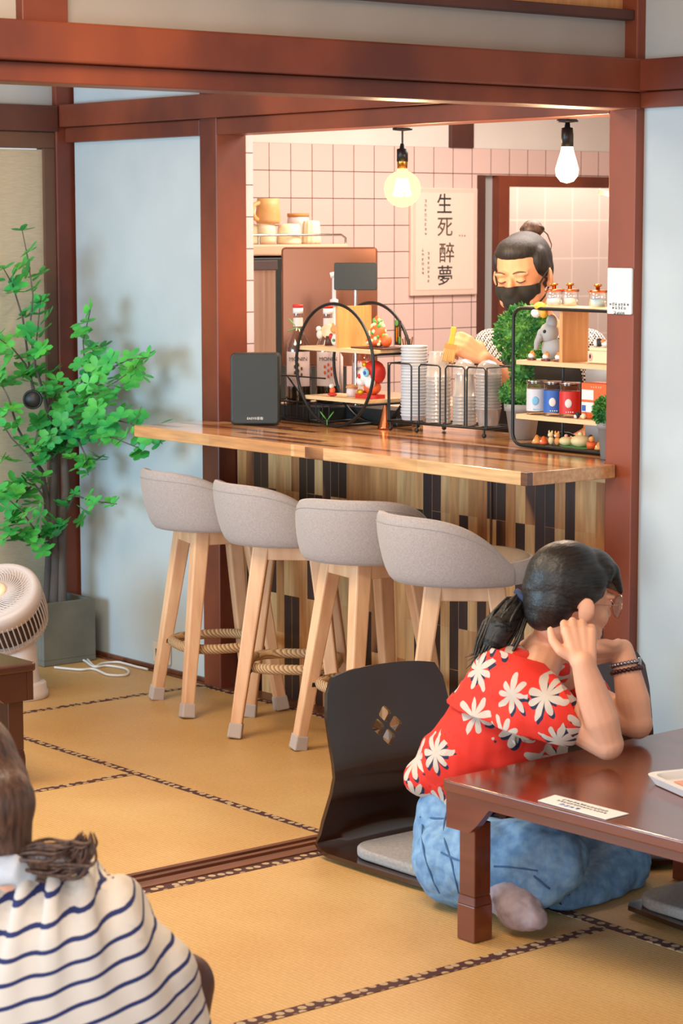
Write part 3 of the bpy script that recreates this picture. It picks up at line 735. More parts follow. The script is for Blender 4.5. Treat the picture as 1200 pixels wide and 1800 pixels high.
def leaf(p, d, up, L, wd):
    s = d.cross(up).normalized(); nrm = s.cross(d).normalized()
    q = [p, p+d*L*.42+s*wd*.46, p+d*L*.80+s*wd*.44, p+d*L*1.02, p+d*L*.80-s*wd*.44, p+d*L*.42-s*wd*.46, p+d*L*.42-nrm*wd*.10, p+d*L*.78-nrm*wd*.10]
    q = [a_+nrm*(-.14*L*((a_-p).dot(d)/L)**2) for a_ in q]
    lf.add(q, [(0, 6, 1), (1, 6, 7, 2), (2, 7, 3), (0, 5, 6), (5, 4, 7, 6), (4, 3, 7)], True)
def clamp(p):
    return Vector((max(p.x, -7.03), min(p.y, 4.475), p.z))
def cluster(p, size=1):
    ax_ = Vector((rnd.gauss(0, .35), rnd.gauss(-.35, .35), rnd.gauss(.75, .25))).normalized(); o1 = ax_.orthogonal().normalized(); o2 = ax_.cross(o1)
    n = rnd.choice((4, 5, 5, 6)); a0 = rnd.random()*6
    for k in range(n):
        a = a0+2*PI*k/n; d = ((o1*math.cos(a)+o2*math.sin(a))*.92 + ax_*rnd.uniform(.0, .55)).normalized()
        leaf(p, d, ax_, rnd.uniform(.036, .050)*size, rnd.uniform(.026, .034)*size)
for pts, n, sz in branches:
    P3 = [tp(x, y, rnd.uniform(0, .12)*(i > 0)) for i, (x, y) in enumerate(pts)]
    br.tube(P3, [.0045 - .003*i/(len(P3)-1) for i in range(len(P3))], 6)
    for k in range(n):
        u = (k+.7)/n; s = u*(len(P3)-1); i = min(int(s), len(P3)-2); p = P3[i].lerp(P3[i+1], s-i)
        jit = .030 if k < n-1 else .0
        p = p + Vector((rnd.gauss(0, jit), rnd.gauss(0, jit), rnd.gauss(0, jit)))
        cluster(clamp(p + (p*0)), sz)
for i_ in range(len(lf.v)): lf.v[i_] = clamp(lf.v[i_])
obj('branches', br, 'bark', t, world=True)
obj('foliage', lf, 'leaf', t, world=True)
c = tp(58, 702, .08)
nm = (-AW).normalized(); mb = MB().lathe([(.0001, 0), (.030, .001), (.034, .006), (.034, .012), (.0001, .012)], c, 26, nm)
mb.tube([c + nm*.012 + RH*.030*math.cos(a) + UP*.030*math.sin(a) for a in [2*PI*k/24 for k in range(24)]], .003, 6, closed=True)
tag(obj('hanging_disc', mb, 'black_plastic'), 'small black round ornament hanging in the tree', 'ornament')

# ---------------------------------------------------------------- cord, outlet
cz = .006
cp = [at(x, y, 2, cz) for x, y in ((96, 1173), (140, 1177), (165, 1176), (190, 1186), (222, 1186), (222, 1176), (190, 1170), (166, 1172), (150, 1162), (140, 1158), (152, 1158), (166, 1171), (180, 1166), (210, 1164), (240, 1172), (262, 1176))]
def smooth_path(P, k=6):
    out = []
    for i in range(len(P)-1):
        a, b_, c_, d = P[max(i-1, 0)], P[i], P[i+1], P[min(i+2, len(P)-1)]
        for j in range(k):
            s = j/k; out.append(.5*((2*b_)+(c_-a)*s+(2*a-5*b_+4*c_-d)*s*s+(3*b_-a-3*c_+d)*s**3))
    return out+[P[-1]]
SP = smooth_path(cp)
for p in SP: p.y = min(p.y, 4.475)
obj_ = tag(obj('power_cord', MB().tube(SP, .0042, 8), 'cord_white'), 'white power cord looped and tied on the tatami in front of the planter', 'cord')
o = thing('wall_outlet', 'ivory double wall outlet low on the white wall', 'outlet', (-6.50, YW, .06))
obj('plate', box(-6.555, -6.455, YW-.012, YW-.001, .028, .100), 'outlet_ivory', o, .004, world=True)
obj('socket', box(-6.535, -6.520, YW-.014, YW-.0125, .050, .078), 'black_plastic', o, .003, world=True)
obj('socket', box(-6.492, -6.474, YW-.014, YW-.0125, .046, .074), 'machine_beige', o, .002, world=True)
# ================================================================ pendant bulbs
for (x, yt, ys0, ys1, kind, Y, lab) in ((707, 232, 262, 284, 'globe', 4.62, 'large globe light bulb hanging over the middle of the counter'), (997, 212, 225, 258, 'teardrop', 4.62, 'teardrop light bulb hanging near the right post')):
    tp_ = at(x, yt, 1, Y); a = at(x, ys0, 1, Y); b_ = at(x, ys1, 1, Y); X = a.x
    t = thing('pendant_lamp', lab, 'pendant lamp', (X, Y, b_.z), 0, 'pendant bulbs over the counter')
    obj('cord', MB().tube([(X, Y, 1.816), (X, Y, a.z-.001)], .003, 8), 'black_plastic', t, world=True)
    obj('socket', MB().lathe([(.0001, a.z+.018), (.006, a.z+.016), (.009, a.z+.002), (.017, a.z), (.017, b_.z), (.0001, b_.z)], (X, Y, 0), 24), 'black_metal', t, world=True)
    obj('canopy', MB().lathe([(.0001, 1.8145), (.03, 1.8145), (.03, 1.808), (.0001, 1.805)], (X, Y, 0), 20), 'black_metal', t, world=True)
    if kind == 'globe':
        obj('collar', MB().lathe([(.016, 0), (.015, -.024), (.0001, -.024)], (X, Y, b_.z), 20), 'gold', t, world=True)
        zc = at(x, 332, 1, Y).z; R = .056
        pr = [(.015, b_.z-.020), (.018, b_.z-.034)] + [(R*math.sin(th_), zc+R*math.cos(th_)) for th_ in [math.radians(v_) for v_ in (25, 40, 55, 70, 90, 110, 130, 150, 165, 179)]]
        obj('glass_globe', MB().lathe(pr, (X, Y, 0), 36), 'globe_glass', t, world=True)
        fb = MB(); 
        for k in range(5):
            aa = 2*PI*k/5; fb.tube([(X+.012*math.cos(aa), Y+.012*math.sin(aa), zc+.03), (X+.024*math.cos(aa), Y+.024*math.sin(aa), zc-.022)], .0055, 8)
        obj('filament', fb, 'bulb_core', t, world=True)
    else:
        zb = at(x, 322, 1, Y).z; L = b_.z-zb
        pr = [(.016, b_.z), (.018, b_.z-.12*L), (.026, b_.z-.38*L), (.0325, b_.z-.62*L), (.030, b_.z-.80*L), (.018, b_.z-.95*L), (.0001, zb)]
        obj('glass_bulb', MB().lathe(pr, (X, Y, 0), 32), 'bulb_bright', t, world=True)
    l = bpy.data.lights.new('bulb_light', 'POINT'); l.energy = 9; l.color = (1, .68, .38); l.shadow_soft_size = .05
    lo = bpy.data.objects.new('bulb_light', l); C.objects.link(lo); lo.location = (X, Y, b_.z-.075)
    lo.location.z = b_.z-.16
# ================================================================ poster and card
XT = XL
po = thing('calligraphy_poster', 'framed calligraphy poster with four large brush characters on tiled wall', 'poster', (XL, 6.275, 1.24))
obj('mount', box(XL+.001, XL+.016, 6.096, 6.452, 1.246, 1.674), 'poster_mount', po, .003, world=True)
obj('paper', box(XL+.0165, XL+.0175, 6.118, 6.430, 1.268, 1.655), 'poster_paper', po, world=True)
def PT(y, z): return frame((XL+.0178, y, z), (0, 1, 0), (0, 0, 1))
for ch, (px, py) in zip('生死醉夢', ((781, 361), (782, 401), (785, 447), (782, 487))):
    p = at(px, py, 0, XL+.018); text('brush_character', ch, .086, PT(p.y, p.z), 'brown_ink' if ch in '死醉' else 'ink', po, .0003, bold=.0005)
for k, (px, py, n) in enumerate(((748, 382, 8), (743, 460, 6), (753, 470, 7))):
    p = at(px, py, 0, XL+.018); marks('small_column', PT(p.y, p.z), n, .0185, .013, 'brown_ink', po, k, vertical=True)
p = at(812, 414, 0, XL+.018); marks('seal_mark', PT(p.y, p.z), 3, .014, .010, 'brown_ink', po, 9)
obj('acrylic_sheet', box(XL+.020, XL+.0208, 6.10, 6.449, 1.25, 1.67), 'acrylic', po, world=True)
qc = thing('wall_card', 'small pale card on the right post above the counter', 'card', (-4.327, YP, 1.29))
obj('card_body', MB().prism(rrect(-.0445, .0445, -.061, .061, .004, 3), .006, frame((-4.3265, YP-.001, 1.350), (1, 0, 0), (0, 0, 1))), 'white_paint', qc, .001, world=True)
for k, (z, n, s) in enumerate(((1.3155, 7, .0085), (1.306, 5, .0085), (1.2965-.004, 4, .010))):
    marks('printed_text', frame((-4.3265, YP-.0075, z), (1, 0, 0), (0, 0, 1)), n, .0105, s, 'ink', qc, k+20)

# ================================================================ things on the counter
def M_face(p, yaw=0):                     # local x to the right as seen from the room, y up, z towards the room
    x = Vector((math.cos(yaw), math.sin(yaw), 0)); return frame(p, x, (0, 0, 1))
sp = thing('loudspeaker', 'black flat loudspeaker with rounded corners at the left end of the counter', 'speaker', (-5.95, 4.49, ZC))
c = Vector((-5.945, 4.492, ZC+.116)); Ms = M_face(c, math.radians(48))
obj('cabinet', MB().prism(rrect(-.079, .079, -.115, .115, .014, 5), .07, Ms @ Matrix.Translation((0, 0, -.07))), 'black_plastic', sp, .005, world=True, seg=3)
obj('grille', MB().prism(rrect(-.074, .074, -.110, .110, .012, 5), .0035, Ms), 'black_plastic', sp, .002, world=True)
text('logo', 'EASY®音箱', .0105, Ms @ Matrix.Translation((0, -.094, .0042)), 'white_paint', sp)
# bottles
def bottle(name, x, y, s, label, liquid, capc, txt, lblc='label_paper', neck=True, group='syrup bottles behind the ring shelf', level=.10):
    ZB = ZC+.053
    t = thing(name, label, 'bottle', (x, y, ZB), 0, group); o = Vector((x, y, ZB))
    pr = [(.0001, 0), (.037, .001), (.039, .006), (.039, .165), (.036, .185), (.022, .215), (.0145, .235), (.0135, .285)]
    pr = [(r*s, z*s) for r, z in pr]
    g = obj('glass', MB().lathe(pr, o, 32), 'glass_bottle', t, world=True)
    obj('syrup', MB().lathe([(.0001, .003*s), (.036*s, .003*s), (.036*s, level*s), (.0001, level*s)], o, 28), liquid, t, world=True)
    obj('cap', MB().lathe([(.0001, .275*s), (.0155*s, .275*s), (.0155*s, .292*s), (.0001, .292*s)], o, 20), 'white_paint', t, world=True)
    obj('cap_top', MB().lathe([(.0001, .292*s), (.016*s, .2925*s), (.016*s, .302*s), (.0001, .302*s)], o, 20), capc, t, world=True)
    obj('neck_label', MB().lathe([(.0150*s, .236*s), (.0146*s, .262*s)], o, 20), lblc, t, world=True)
    # curved front label facing the room
    def lab_mesh(z0, z1, r, a0, a1, e=0):
        mb = MB(); n = 14
        vs = [(x+(r+e)*math.cos(a0+(a1-a0)*k/n), y+(r+e)*math.sin(a0+(a1-a0)*k/n), ZB+z) for z in (z0, z1) for k in range(n+1)]
        return mb.add(vs, [(k, k+1, n+2+k, n+1+k) for k in range(n)], True)
    fa = math.atan2(-y+.0, -x+.0)
    obj('label', lab_mesh(.055*s, .160*s, .0397*s, fa-1.05, fa+1.05), lblc, t, world=True)
    xx = Vector((-math.sin(fa), math.cos(fa), 0)); front = Vector((x, y, ZB)) + Vector((math.cos(fa), math.sin(fa), 0))*.0415*s
    text('label_name', txt, .0165*s, frame(front + Vector((0, 0, .138*s)), xx, (0, 0, 1)), 'ink', t)
    fl = MB()
    for k in range(7): fl.ell(front + xx*(.012*s*math.sin(k*2.1)) + Vector((0, 0, (.085+.006*k)*s)), (.0045*s, .0015, .006*s), n=8)
    obj('label_fruit', fl, 'brown_ink' if x < -6.0 else 'orange_paint', t, world=True)
    return t
p = at(505, 735, 2, ZC); bottle('syrup_bottle', -6.03, 4.735, 1.08, 'clear syrup bottle nearest the loudspeaker, label with black letters', 'bottle_liquid', 'red_paint', 'MONIN')
bottle('syrup_bottle', -5.985, 4.825, 1.07, 'clear syrup bottle behind the left side of the ring shelf', 'bottle_liquid', 'red_paint', 'MONIN')
bottle('syrup_bottle', -5.87, 4.875, .86, 'orange syrup bottle seen through the ring shelf', 'orange_drink', 'red_paint', 'MONIN', level=.165)
# pump bottle behind
p = at(587, 640, 1, 4.90); t = thing('pump_bottle', 'white pump dispenser bottle rising behind the ring shelf', 'pump bottle', (p.x-.02, 4.885, ZC+.001)); o = Vector((p.x-.02, 4.885, ZC+.001))
zt = at(587, 482, 1, 4.885).z-ZC
o.x = at(587, 600, 1, 4.885).x
t.location = o
obj('bottle_body', MB().lathe([(.0001, .054), (.03, .054), (.03, .20), (.013, .23), (.012, zt-.10), (.0001, zt-.10)], o, 24), 'label_paper', t, world=True)
obj('pump_stem', MB().tube([o+Vector((0, 0, zt-.10)), o+Vector((0, 0, zt-.012))], .0065, 10), 'white_plastic', t, world=True)
obj('pump_collar', MB().lathe([(.0001, zt-.105), (.014, zt-.105), (.014, zt-.085), (.0001, zt-.08)], o, 16), 'white_plastic', t, world=True)
obj('pump_head', MB().tube([o+Vector((0, 0, zt-.006))-RH*.012, o+Vector((0, 0, zt-.002))+RH*.008, o+Vector((0, 0, zt-.012))+RH*.026, o+Vector((0, 0, zt-.022))+RH*.028], [.010, .011, .008, .006], 10), 'white_plastic', t, world=True)

# ring shelf: two big hoops carrying little boards
rs = thing('ring_shelf', 'black double-hoop display shelf with pale wooden boards', 'display shelf', (-5.705, 4.70, ZC))
RX, RZ, RR = -5.712, ZC+.1985, .193
for Y in (4.63, 4.785):
    obj('hoop', MB().tube([(RX+RR*math.cos(2*PI*k/64), Y, RZ+RR*math.sin(2*PI*k/64)) for k in range(64)], .0052, 10, closed=True), 'black_metal', rs, world=True)
zm = at(535, 612, 1, 4.63).z; zl = at(560, 700, 1, 4.63).z
def half(z): return math.sqrt(max(0, RR*RR-(z-RZ)**2))
for z in (zm, zl):
    h_ = half(z)-.002
    obj('board', box(RX-h_, RX+h_, 4.636, 4.779, z-.006, z+.006), 'pale_board', rs, world=True)
    mb = MB()
    for s in (-1, 1): mb.tube([(RX+s*(h_+.002), 4.63, z-.008), (RX+s*(h_+.002), 4.785, z-.008)], .004, 8)
    obj('side_rail', mb, 'black_metal', rs, world=True)
obj('base_bar', MB().tube([(RX, 4.63, ZC+.005), (RX, 4.785, ZC+.005)], .0045, 8), 'black_metal', rs, world=True)
zt = RZ+half(RX*0+.0)*0+RR-.008
obj('divider', box(RX-.006, RX+.006, 4.64, 4.778, zm+.006, zt), 'orange_board', rs, world=True)
# things standing on it
def fig(name, label, cat, base, parts, group=None):
    t = thing(name, label, cat, base, 0, group)
    for pn, mb_, mt in parts: obj(pn, mb_, mt, t, world=True)
    return t
# orange blossom ornament on a dark tray
o = Vector((-5.60, 4.71, zm+.0065))
tr2 = thing('serving_tray', 'small dark tray on the upper board of the ring shelf', 'tray', o); obj('tray_plate', box(-5.675, -5.515, 4.665, 4.765, o.z, o.z+.005), 'timber_dark', tr2, .002, world=True)
r_ = random.Random(5); mbo = MB(); mbw = MB(); mbg = MB(); ob = Vector((-5.60, 4.712, o.z+.0055))
mbo.ell(ob+Vector((0, 0, .018)), (.042, .03, .018)).ell(ob+Vector((.005, 0, .045)), (.030, .022, .028)).ell(ob+Vector((.004, 0, .078)), (.013, .012, .020)).ell(ob+Vector((.045, 0, .02)), (.018, .018, .02))
for k in range(34):
    a = r_.uniform(-2.6, .6); h_ = r_.uniform(.008, .085); rr = .043*(1-h_/.115)
    (mbw if k % 3 else mbg).ell(ob+Vector((rr*math.cos(a)+.004, rr*math.sin(a)*.75, h_)), r_.uniform(.005, .0085), n=8)
fig('flower_ornament', 'orange ornament covered in white blossoms on the ring shelf tray', 'ornament', ob, (('mound', mbo, 'orange_paint'), ('blossoms', mbw, 'cream_paint'), ('leaves', mbg, 'green_paint')))
# round-eyed festive animal figurine (generic)
ob = Vector((-5.62, 4.705, zl+.0065))
fig('festive_figurine', 'red and white festive figurine with round eyes on the lower ring board', 'figurine', ob, (
    ('stand', MB().prism(rrect(-.055, .045, -.028, .028, .015, 4), .012, Matrix.Translation(ob)), 'red_paint'),
    ('body', MB().ell(ob+Vector((.006, 0, .034)), (.034, .024, .024)), 'orange_paint'),
    ('hood', MB().ell(ob+Vector((.010, .004, .080)), (.042, .034, .040)), 'red_paint'),
    ('face', MB().ell(ob+Vector((-.004, -.014, .072)), (.034, .026, .030)).ell(ob+Vector((-.022, -.020, .055)), (.020, .018, .018)).ell(ob+Vector((.018, -.02, .05)), (.02, .016, .018)), 'white_paint'),
    ('eye', MB().ell(ob+Vector((.018, -.036, .082)), (.013, .008, .013)), 'cyan_label'), ('pupil', MB().ell(ob+Vector((.020, -.043, .082)), (.006, .004, .006)), 'blue_paint'),
    ('nose', MB().ell(ob+Vector((-.012, -.038, .070)), (.007, .006, .008)), 'red_paint'),
    ('gold_trim', MB().ell(ob+Vector((-.008, -.020, .106)), (.009, .008, .009)).ell(ob+Vector((-.018, -.03, .020)), (.014, .01, .009)), 'gold_ingot')))
ob = Vector((-5.71, 4.70, zl+.0065))
fig('mushroom_jar', 'tiny cream jar with tan lid on the lower ring board', 'ornament', ob, (('jar', MB().lathe([(.0001, 0), (.014, 0), (.018, .014), (.016, .028), (.0001, .028)], ob, 18), 'label_paper'), ('lid', MB().lathe([(.0001, .028), (.020, .028), (.017, .036), (.0001, .040)], ob, 18), 'cork')))
ob = Vector((-5.765, 4.665, zl+.0065))
fig('sitting_figurine', 'tiny figurine on a red cushion at the edge of the ring board', 'figurine', ob, (('cushion', MB().ell(ob+Vector((0, 0, .006)), (.018, .014, .006)), 'red_paint'), ('body', MB().ell(ob+Vector((0, 0, .018)), (.010, .009, .012)), 'orange_paint'), ('head', MB().ell(ob+Vector((-.002, -.002, .032)), .008), 'white_paint')))
ob = Vector((-5.79, 4.70, zm+.0065))
fig('lucky_cat', 'small white cat figurine on the upper left ring board', 'figurine', ob, (('body', MB().ell(ob+Vector((0, 0, .022)), (.018, .015, .022)), 'white_paint'), ('head', MB().ell(ob+Vector((.002, -.004, .054)), (.017, .015, .014)).ell(ob+Vector((-.009, -.004, .067)), (.005, .004, .008)).ell(ob+Vector((.012, -.004, .067)), (.005, .004, .008)), 'croissant'), ('bib', MB().ell(ob+Vector((-.010, -.012, .032)), (.008, .006, .010)), 'red_paint'), ('bell', MB().ell(ob+Vector((.007, -.015, .020)), .005), 'green_paint')))
ob = Vector((-5.86, 4.72, zm+.0065))
fig('fan_dish', 'pale shell-shaped dish standing on the upper left ring board', 'dish', ob, (('shell', MB().ell(ob+Vector((.012, 0, .045)), (.045, .008, .024)), 'cream_paint'), ('foot', MB().lathe([(.0001, 0), (.016, 0), (.011, .03), (.0001, .03)], ob+Vector((.012, 0, 0)), 16), 'timber_dark'), ('rabbit', MB().ell(ob+Vector((-.028, -.008, .034)), (.011, .010, .014)).ell(ob+Vector((-.030, -.010, .052)), .009), 'white_paint')))
# hanging paper tag on the rear hoop
a_ = math.radians(42); p = Vector((RX+RR*math.cos(a_), 4.778, RZ+RR*math.sin(a_)))
tg = thing('paper_tag', 'narrow black and green tag hanging on the rear hoop', 'tag', p); obj('tag_strip', box(p.x-.014, p.x+.016, p.y-.008, p.y-.0065, p.z-.065, p.z+.012), 'ink', tg, world=True)
obj('leaf_motif', MB().ell(p+Vector((-.004, -.009, .004)), (.008, .001, .010)).ell(p+Vector((.010, -.009, -.05)), (.006, .001, .012)), 'green_paint', tg, world=True)
obj('tag_lettering', MB().box(p.x-.006, p.x-.002, p.y-.0092, p.y-.0082, p.z-.055, p.z-.01).box(p.x+.003, p.x+.006, p.y-.0092, p.y-.0082, p.z-.04, p.z-.008), 'gold_ingot', tg, world=True)
# two clip-on sprouts
for ang, lab in ((-98, 'green sprout clip at the foot of the front hoop'), (146, 'green sprout clip on the upper left of the front hoop')):
    a_ = math.radians(ang); p = Vector((RX+RR*math.cos(a_), 4.622, RZ+RR*math.sin(a_)))
    g = thing('sprout_clip', lab, 'ornament', p, 0, 'sprout clips'); d0 = UP if ang < 0 else (-RH*.8+UP*.3)
    d0 = d0.normalized(); s0 = RH if ang < 0 else UP
    obj('stem', MB().tube([p, p+d0*.018], .0016, 6), 'green_paint', g, world=True)
    for s_ in (-1, 1):
        e_ = p+d0*.030+s0*.012*s_
        obj('leaf', MB().ell(e_, 1, frame(e_, (d0*.8+s0*.6*s_), AW).to_3x3() @ Matrix.Diagonal((.017, .009, .0022)), n=12), 'green_paint', g, world=True)
# black wire basket and tray behind the hoops
wb = thing('wire_basket', 'low black wire basket holding the syrup bottles', 'basket', (-5.95, 4.80, ZC))
mb = MB()
for z in (.012, .065): mb.tube([(-6.10, 4.68, ZC+z), (-5.80, 4.68, ZC+z), (-5.80, 4.915, ZC+z), (-6.10, 4.915, ZC+z)], .003, 6, closed=True)
for k in range(10): mb.tube([(-6.10+.30*k/9, 4.68, ZC+.012), (-6.10+.30*k/9, 4.68, ZC+.065)], .002, 6)
mb.tube([(-6.08, 4.665, ZC+.15), (-5.80, 4.665, ZC+.15)], .0025, 6); mb.tube([(-5.99, 4.66, ZC+.148), (-5.88, 4.66, ZC+.060), (-5.88, 4.66, ZC+.006), (-6.0, 4.66, ZC+.006)], .0032, 6)
obj('wires', mb, 'black_metal', wb, world=True)
bx = thing('black_box', 'long low black box the syrup bottles stand on', 'box', (-5.84, 4.80, ZC)); obj('box_body', box(-6.085, -5.865, 4.692, 4.912, ZC+.001, ZC+.052).box(-5.865, -5.605, 4.80, 4.912, ZC+.001, ZC+.052), 'black_plastic', bx, .004, world=True)
cn = thing('copper_cone', 'copper cone measuring cup standing under the ring shelf', 'measuring cup', (-5.568, 4.72, ZC+.001)); obj('cone', MB().lathe([(.0001, 0), (.026, 0), (.024, .006), (.006, .075), (.006, .082), (.0001, .082)], (-5.568, 4.72, ZC+.001), 28), 'copper', cn, world=True)
p = at(667, 740, 2, ZC)
ck = thing('chrome_tube', 'tall chrome tube with black tip between hoops and cup rack', 'muddler', (-5.56, 4.86, ZC+.001)); o = Vector((-5.572, 4.85, ZC+.001))
obj('tube_body', MB().lathe([(.0001, 0), (.012, 0), (.011, .20), (.0001, .20)], o, 20), 'chrome', ck, world=True); obj('tip', MB().lathe([(.0001, .20), (.014, .20), (.014, .215), (.0001, .22)], o, 16), 'black_plastic', ck, world=True)
# twig behind
tw = MB(); b0 = W(716, 612, 7.45); jar_t = thing('twig_bundle', 'small bundle of brown twigs behind the rear hoop', 'twigs', b0)
for k in range(5): tw.tube([b0+Vector((0, 0, -.16)), b0+Vector((0, 0, -.02))+RH*.004*(k-2), b0+Vector((0, 0, .03+.006*(k % 3)))+RH*.008*(k-2)], .0024, 6)
obj('twigs', tw, 'twig', jar_t, world=True)
# cup rack
yaw = math.radians(6); Rm = Matrix.Rotation(yaw, 4, 'Z'); cr0 = Vector((-5.520, 4.690, ZC))
cr = thing('cup_rack', 'black wire cup rack on ball feet in the middle of the counter', 'cup rack', cr0, 0)
def cp_(x, y, z): return cr0 + (Rm @ Vector((x, y, z)))
LX, LY = .408, .125; mb = MB(); zb_, zt_ = .030, .212
mb.tube([cp_(0, 0, zb_), cp_(LX, 0, zb_), cp_(LX, LY, zb_), cp_(0, LY, zb_)], .0045, 8, closed=True)
for k in range(9): mb.tube([cp_(LX*k/8, 0, zb_), cp_(LX*k/8, LY, zb_)], .0022, 6)
obj('base', mb, 'black_metal', cr, world=True)
for (a, b__) in ((.0, .105), (.125, .225), (.235, .325), (.322, .408)):
    for yy in (0, LY):
        mb = MB(); mb.tube([cp_(a+.006, yy, zb_), cp_(a+.006, yy, zt_-.008), cp_(a+.014, yy, zt_), cp_(b__-.014, yy, zt_), cp_(b__-.006, yy, zt_-.008), cp_(b__-.006, yy, zb_)], .0027, 8)
        obj('guard_wire', mb, 'black_metal', cr, world=True)
obj('end_wire', MB().tube([cp_(0, 0, zb_), cp_(0, 0, zt_), cp_(0, LY, zt_), cp_(0, LY, zb_)], .0027, 8), 'black_metal', cr, world=True)
obj('end_wire', MB().tube([cp_(LX, 0, zb_), cp_(LX, 0, zt_), cp_(LX, LY, zt_), cp_(LX, LY, zb_)], .0027, 8), 'black_metal', cr, world=True)
for x in (.01, LX-.01, LX*.30):
    for y in (0, LY): obj('ball_foot', MB().tube([cp_(x, y, zb_), cp_(x, y, .010)], .0035, 8).ell(cp_(x, y, .0085), .0075), 'black_metal', cr, world=True)
def cup_stack(cx, cy, n, r0, r1, h0, pitch, mt, lab, lid=False, dome=False):
    base = cp_(cx, cy, zb_+.004); t = thing('cup_stack', lab, 'stack of cups', base, 0, 'stacks of disposable cups and lids in the rack')
    proto = MB().lathe([(r0*.98, 0), (r0, .001), (r1, h0), (r1+.0018, h0+.0005), (r1+.0018, h0+.0030), (r1-.001, h0+.003)], (0, 0, 0), 24)
    me = proto.mesh('cup')
    for k in range(n):
        z = k*pitch
        if lid == 'down': m_ = Matrix.Translation(base+Vector((0, 0, z+h0+.003))) @ Matrix.Rotation(PI, 4, 'X')
        else: m_ = Matrix.Translation(base+Vector((0, 0, z)))
        q = me.copy(); q.transform(m_); obj('cup', q, mt, t, world=True)
    if dome:
        obj('dome_lid', MB().lathe([(r1, 0), (r1*.96, .016), (r1*.78, .032), (r1*.45, .042), (.0001, .046)], base+Vector((0, 0, (n-1)*pitch+h0*.98)), 24), mt, t, world=True)
    return t
cup_stack(.054, .060, 24, .0375, .0405, .014, .0093, 'cup_white', 'tall stack of opaque white lids at the left end of the rack')
cup_stack(.160, .056, 13, .028, .038, .075, .0115, 'cup_plastic', 'stack of clear cups right of the white lids', lid='down')
cup_stack(.268, .056, 9, .027, .036, .070, .0105, 'cup_plastic', 'shorter stack of clear cups with a knobbed lid on top', lid='down', dome=True)
cup_stack(.362, .060, 12, .030, .039, .050, .0095, 'cup_plastic', 'stack of clear cups under a domed lid at the right end of the rack', dome=True)
# topiary plant
def topiary(name, lab, x, y, pr_, pot_h, balls, leafn, lsz, seed):
    t = thing(name, lab, 'potted plant', (x, y, ZC+.001)); o = Vector((x, y, ZC+.001))
    pot = obj('pot', MB().lathe([(.0001, 0), (pr_*.72, 0), (pr_*.95, pot_h*.80), (pr_*1.04, pot_h*.80), (pr_*1.07, pot_h), (pr_*.95, pot_h), (pr_*.93, pot_h*.9), (.0001, pot_h*.9)], o, 32), 'pot_grey', t, world=True)
    if len(balls) > 1: obj('stem', MB().tube([o+Vector((0, 0, pot_h*.9)), o+Vector((0, 0, balls[0][1]))], .006, 8), 'bark', t, world=True)
    g = MB(); rr = random.Random(seed)
    for (bx_, bz, R, sq, n) in balls:
        g.ell(o+Vector((bx_, 0, bz)), (R*.80, R*.80, R*.80*sq))
        for k in range(n):
            d = Vector((rr.gauss(0, 1), rr.gauss(0, 1), rr.gauss(0, 1))).normalized(); rad = R*rr.uniform(.78, .96)
            p_ = o + Vector((bx_, 0, bz)) + Vector((d.x, d.y, d.z*sq))*rad; dd = (d+Vector((rr.gauss(0, .5), rr.gauss(0, .5), rr.gauss(.2, .5)))).normalized()
            s_ = dd.orthogonal().normalized(); s_ = Matrix.Rotation(rr.uniform(0, 6), 3, dd) @ s_; nn_ = s_.cross(dd); L = lsz*rr.uniform(.7, 1.2)
            g.add([p_, p_+dd*L*.5+s_*L*.3, p_+dd*L, p_+dd*L*.5-s_*L*.3, p_+dd*L*.5+nn_*L*.12], [(0, 4, 1), (1, 4, 2), (2, 4, 3), (3, 4, 0)], False)
    obj('foliage', g, 'topiary_leaf', t, world=True); return t
topiary('topiary_plant', 'green ball topiary in a grey pot left of the square shelf', -5.045, 4.815, .053, .105, [(.0, .308, .086, 1.05, 1500), (-.008, .200, .030, 1.2, 160), (-.01, .135, .060, .72, 600)], 0, .017, 4)
# square shelf
SX0, SX1, SZ0, SZ1 = -4.882, -4.395, ZC+.008, None
SZ1 = at(960, 543, 1, 4.62).z; zs1 = at(960, 640, 1, 4.62).z; zs2 = at(940, 735, 1, 4.62).z
ss = thing('square_shelf', 'black-framed display shelf with wooden boards beside the right post', 'display shelf', (-4.64, 4.69, ZC))
for Y in (4.62,):
    pts = [(x, Y, z) for x, z in rrect(SX0, SX1, SZ0, SZ1, .035, 6)]
    obj('frame_loop', MB().tube(pts, .0052, 10, closed=True), 'black_metal', ss, world=True)
for z in (zs1, zs2): obj('board', box(SX0+.006, SX1-.006, 4.626, 4.735, z-.0065, z+.0065), 'pale_board', ss, world=True)
obj('board', box(SX0+.04, SX1-.02, 4.626, 4.735, SZ1-.002, SZ1+.0065), 'pale_board', ss, world=True)
dx = at(990, 600, 1, 4.64).x
obj('divider', box(dx-.006, dx+.006, 4.63, 4.733, zs1+.0066, SZ1-.0025), 'orange_board', ss, world=True)
obj('rear_post', MB().tube([(-4.80, 4.741, ZC+.002), (-4.80, 4.741, SZ1)], .005, 8).tube([(-4.42, 4.741, ZC+.002), (-4.42, 4.741, SZ1)], .005, 8), 'black_metal', ss, world=True)
obj('bottom_board', box(SX0+.03, SX1-.03, 4.628, 4.757, ZC+.008, ZC+.0125), 'black_plastic', ss, world=True)
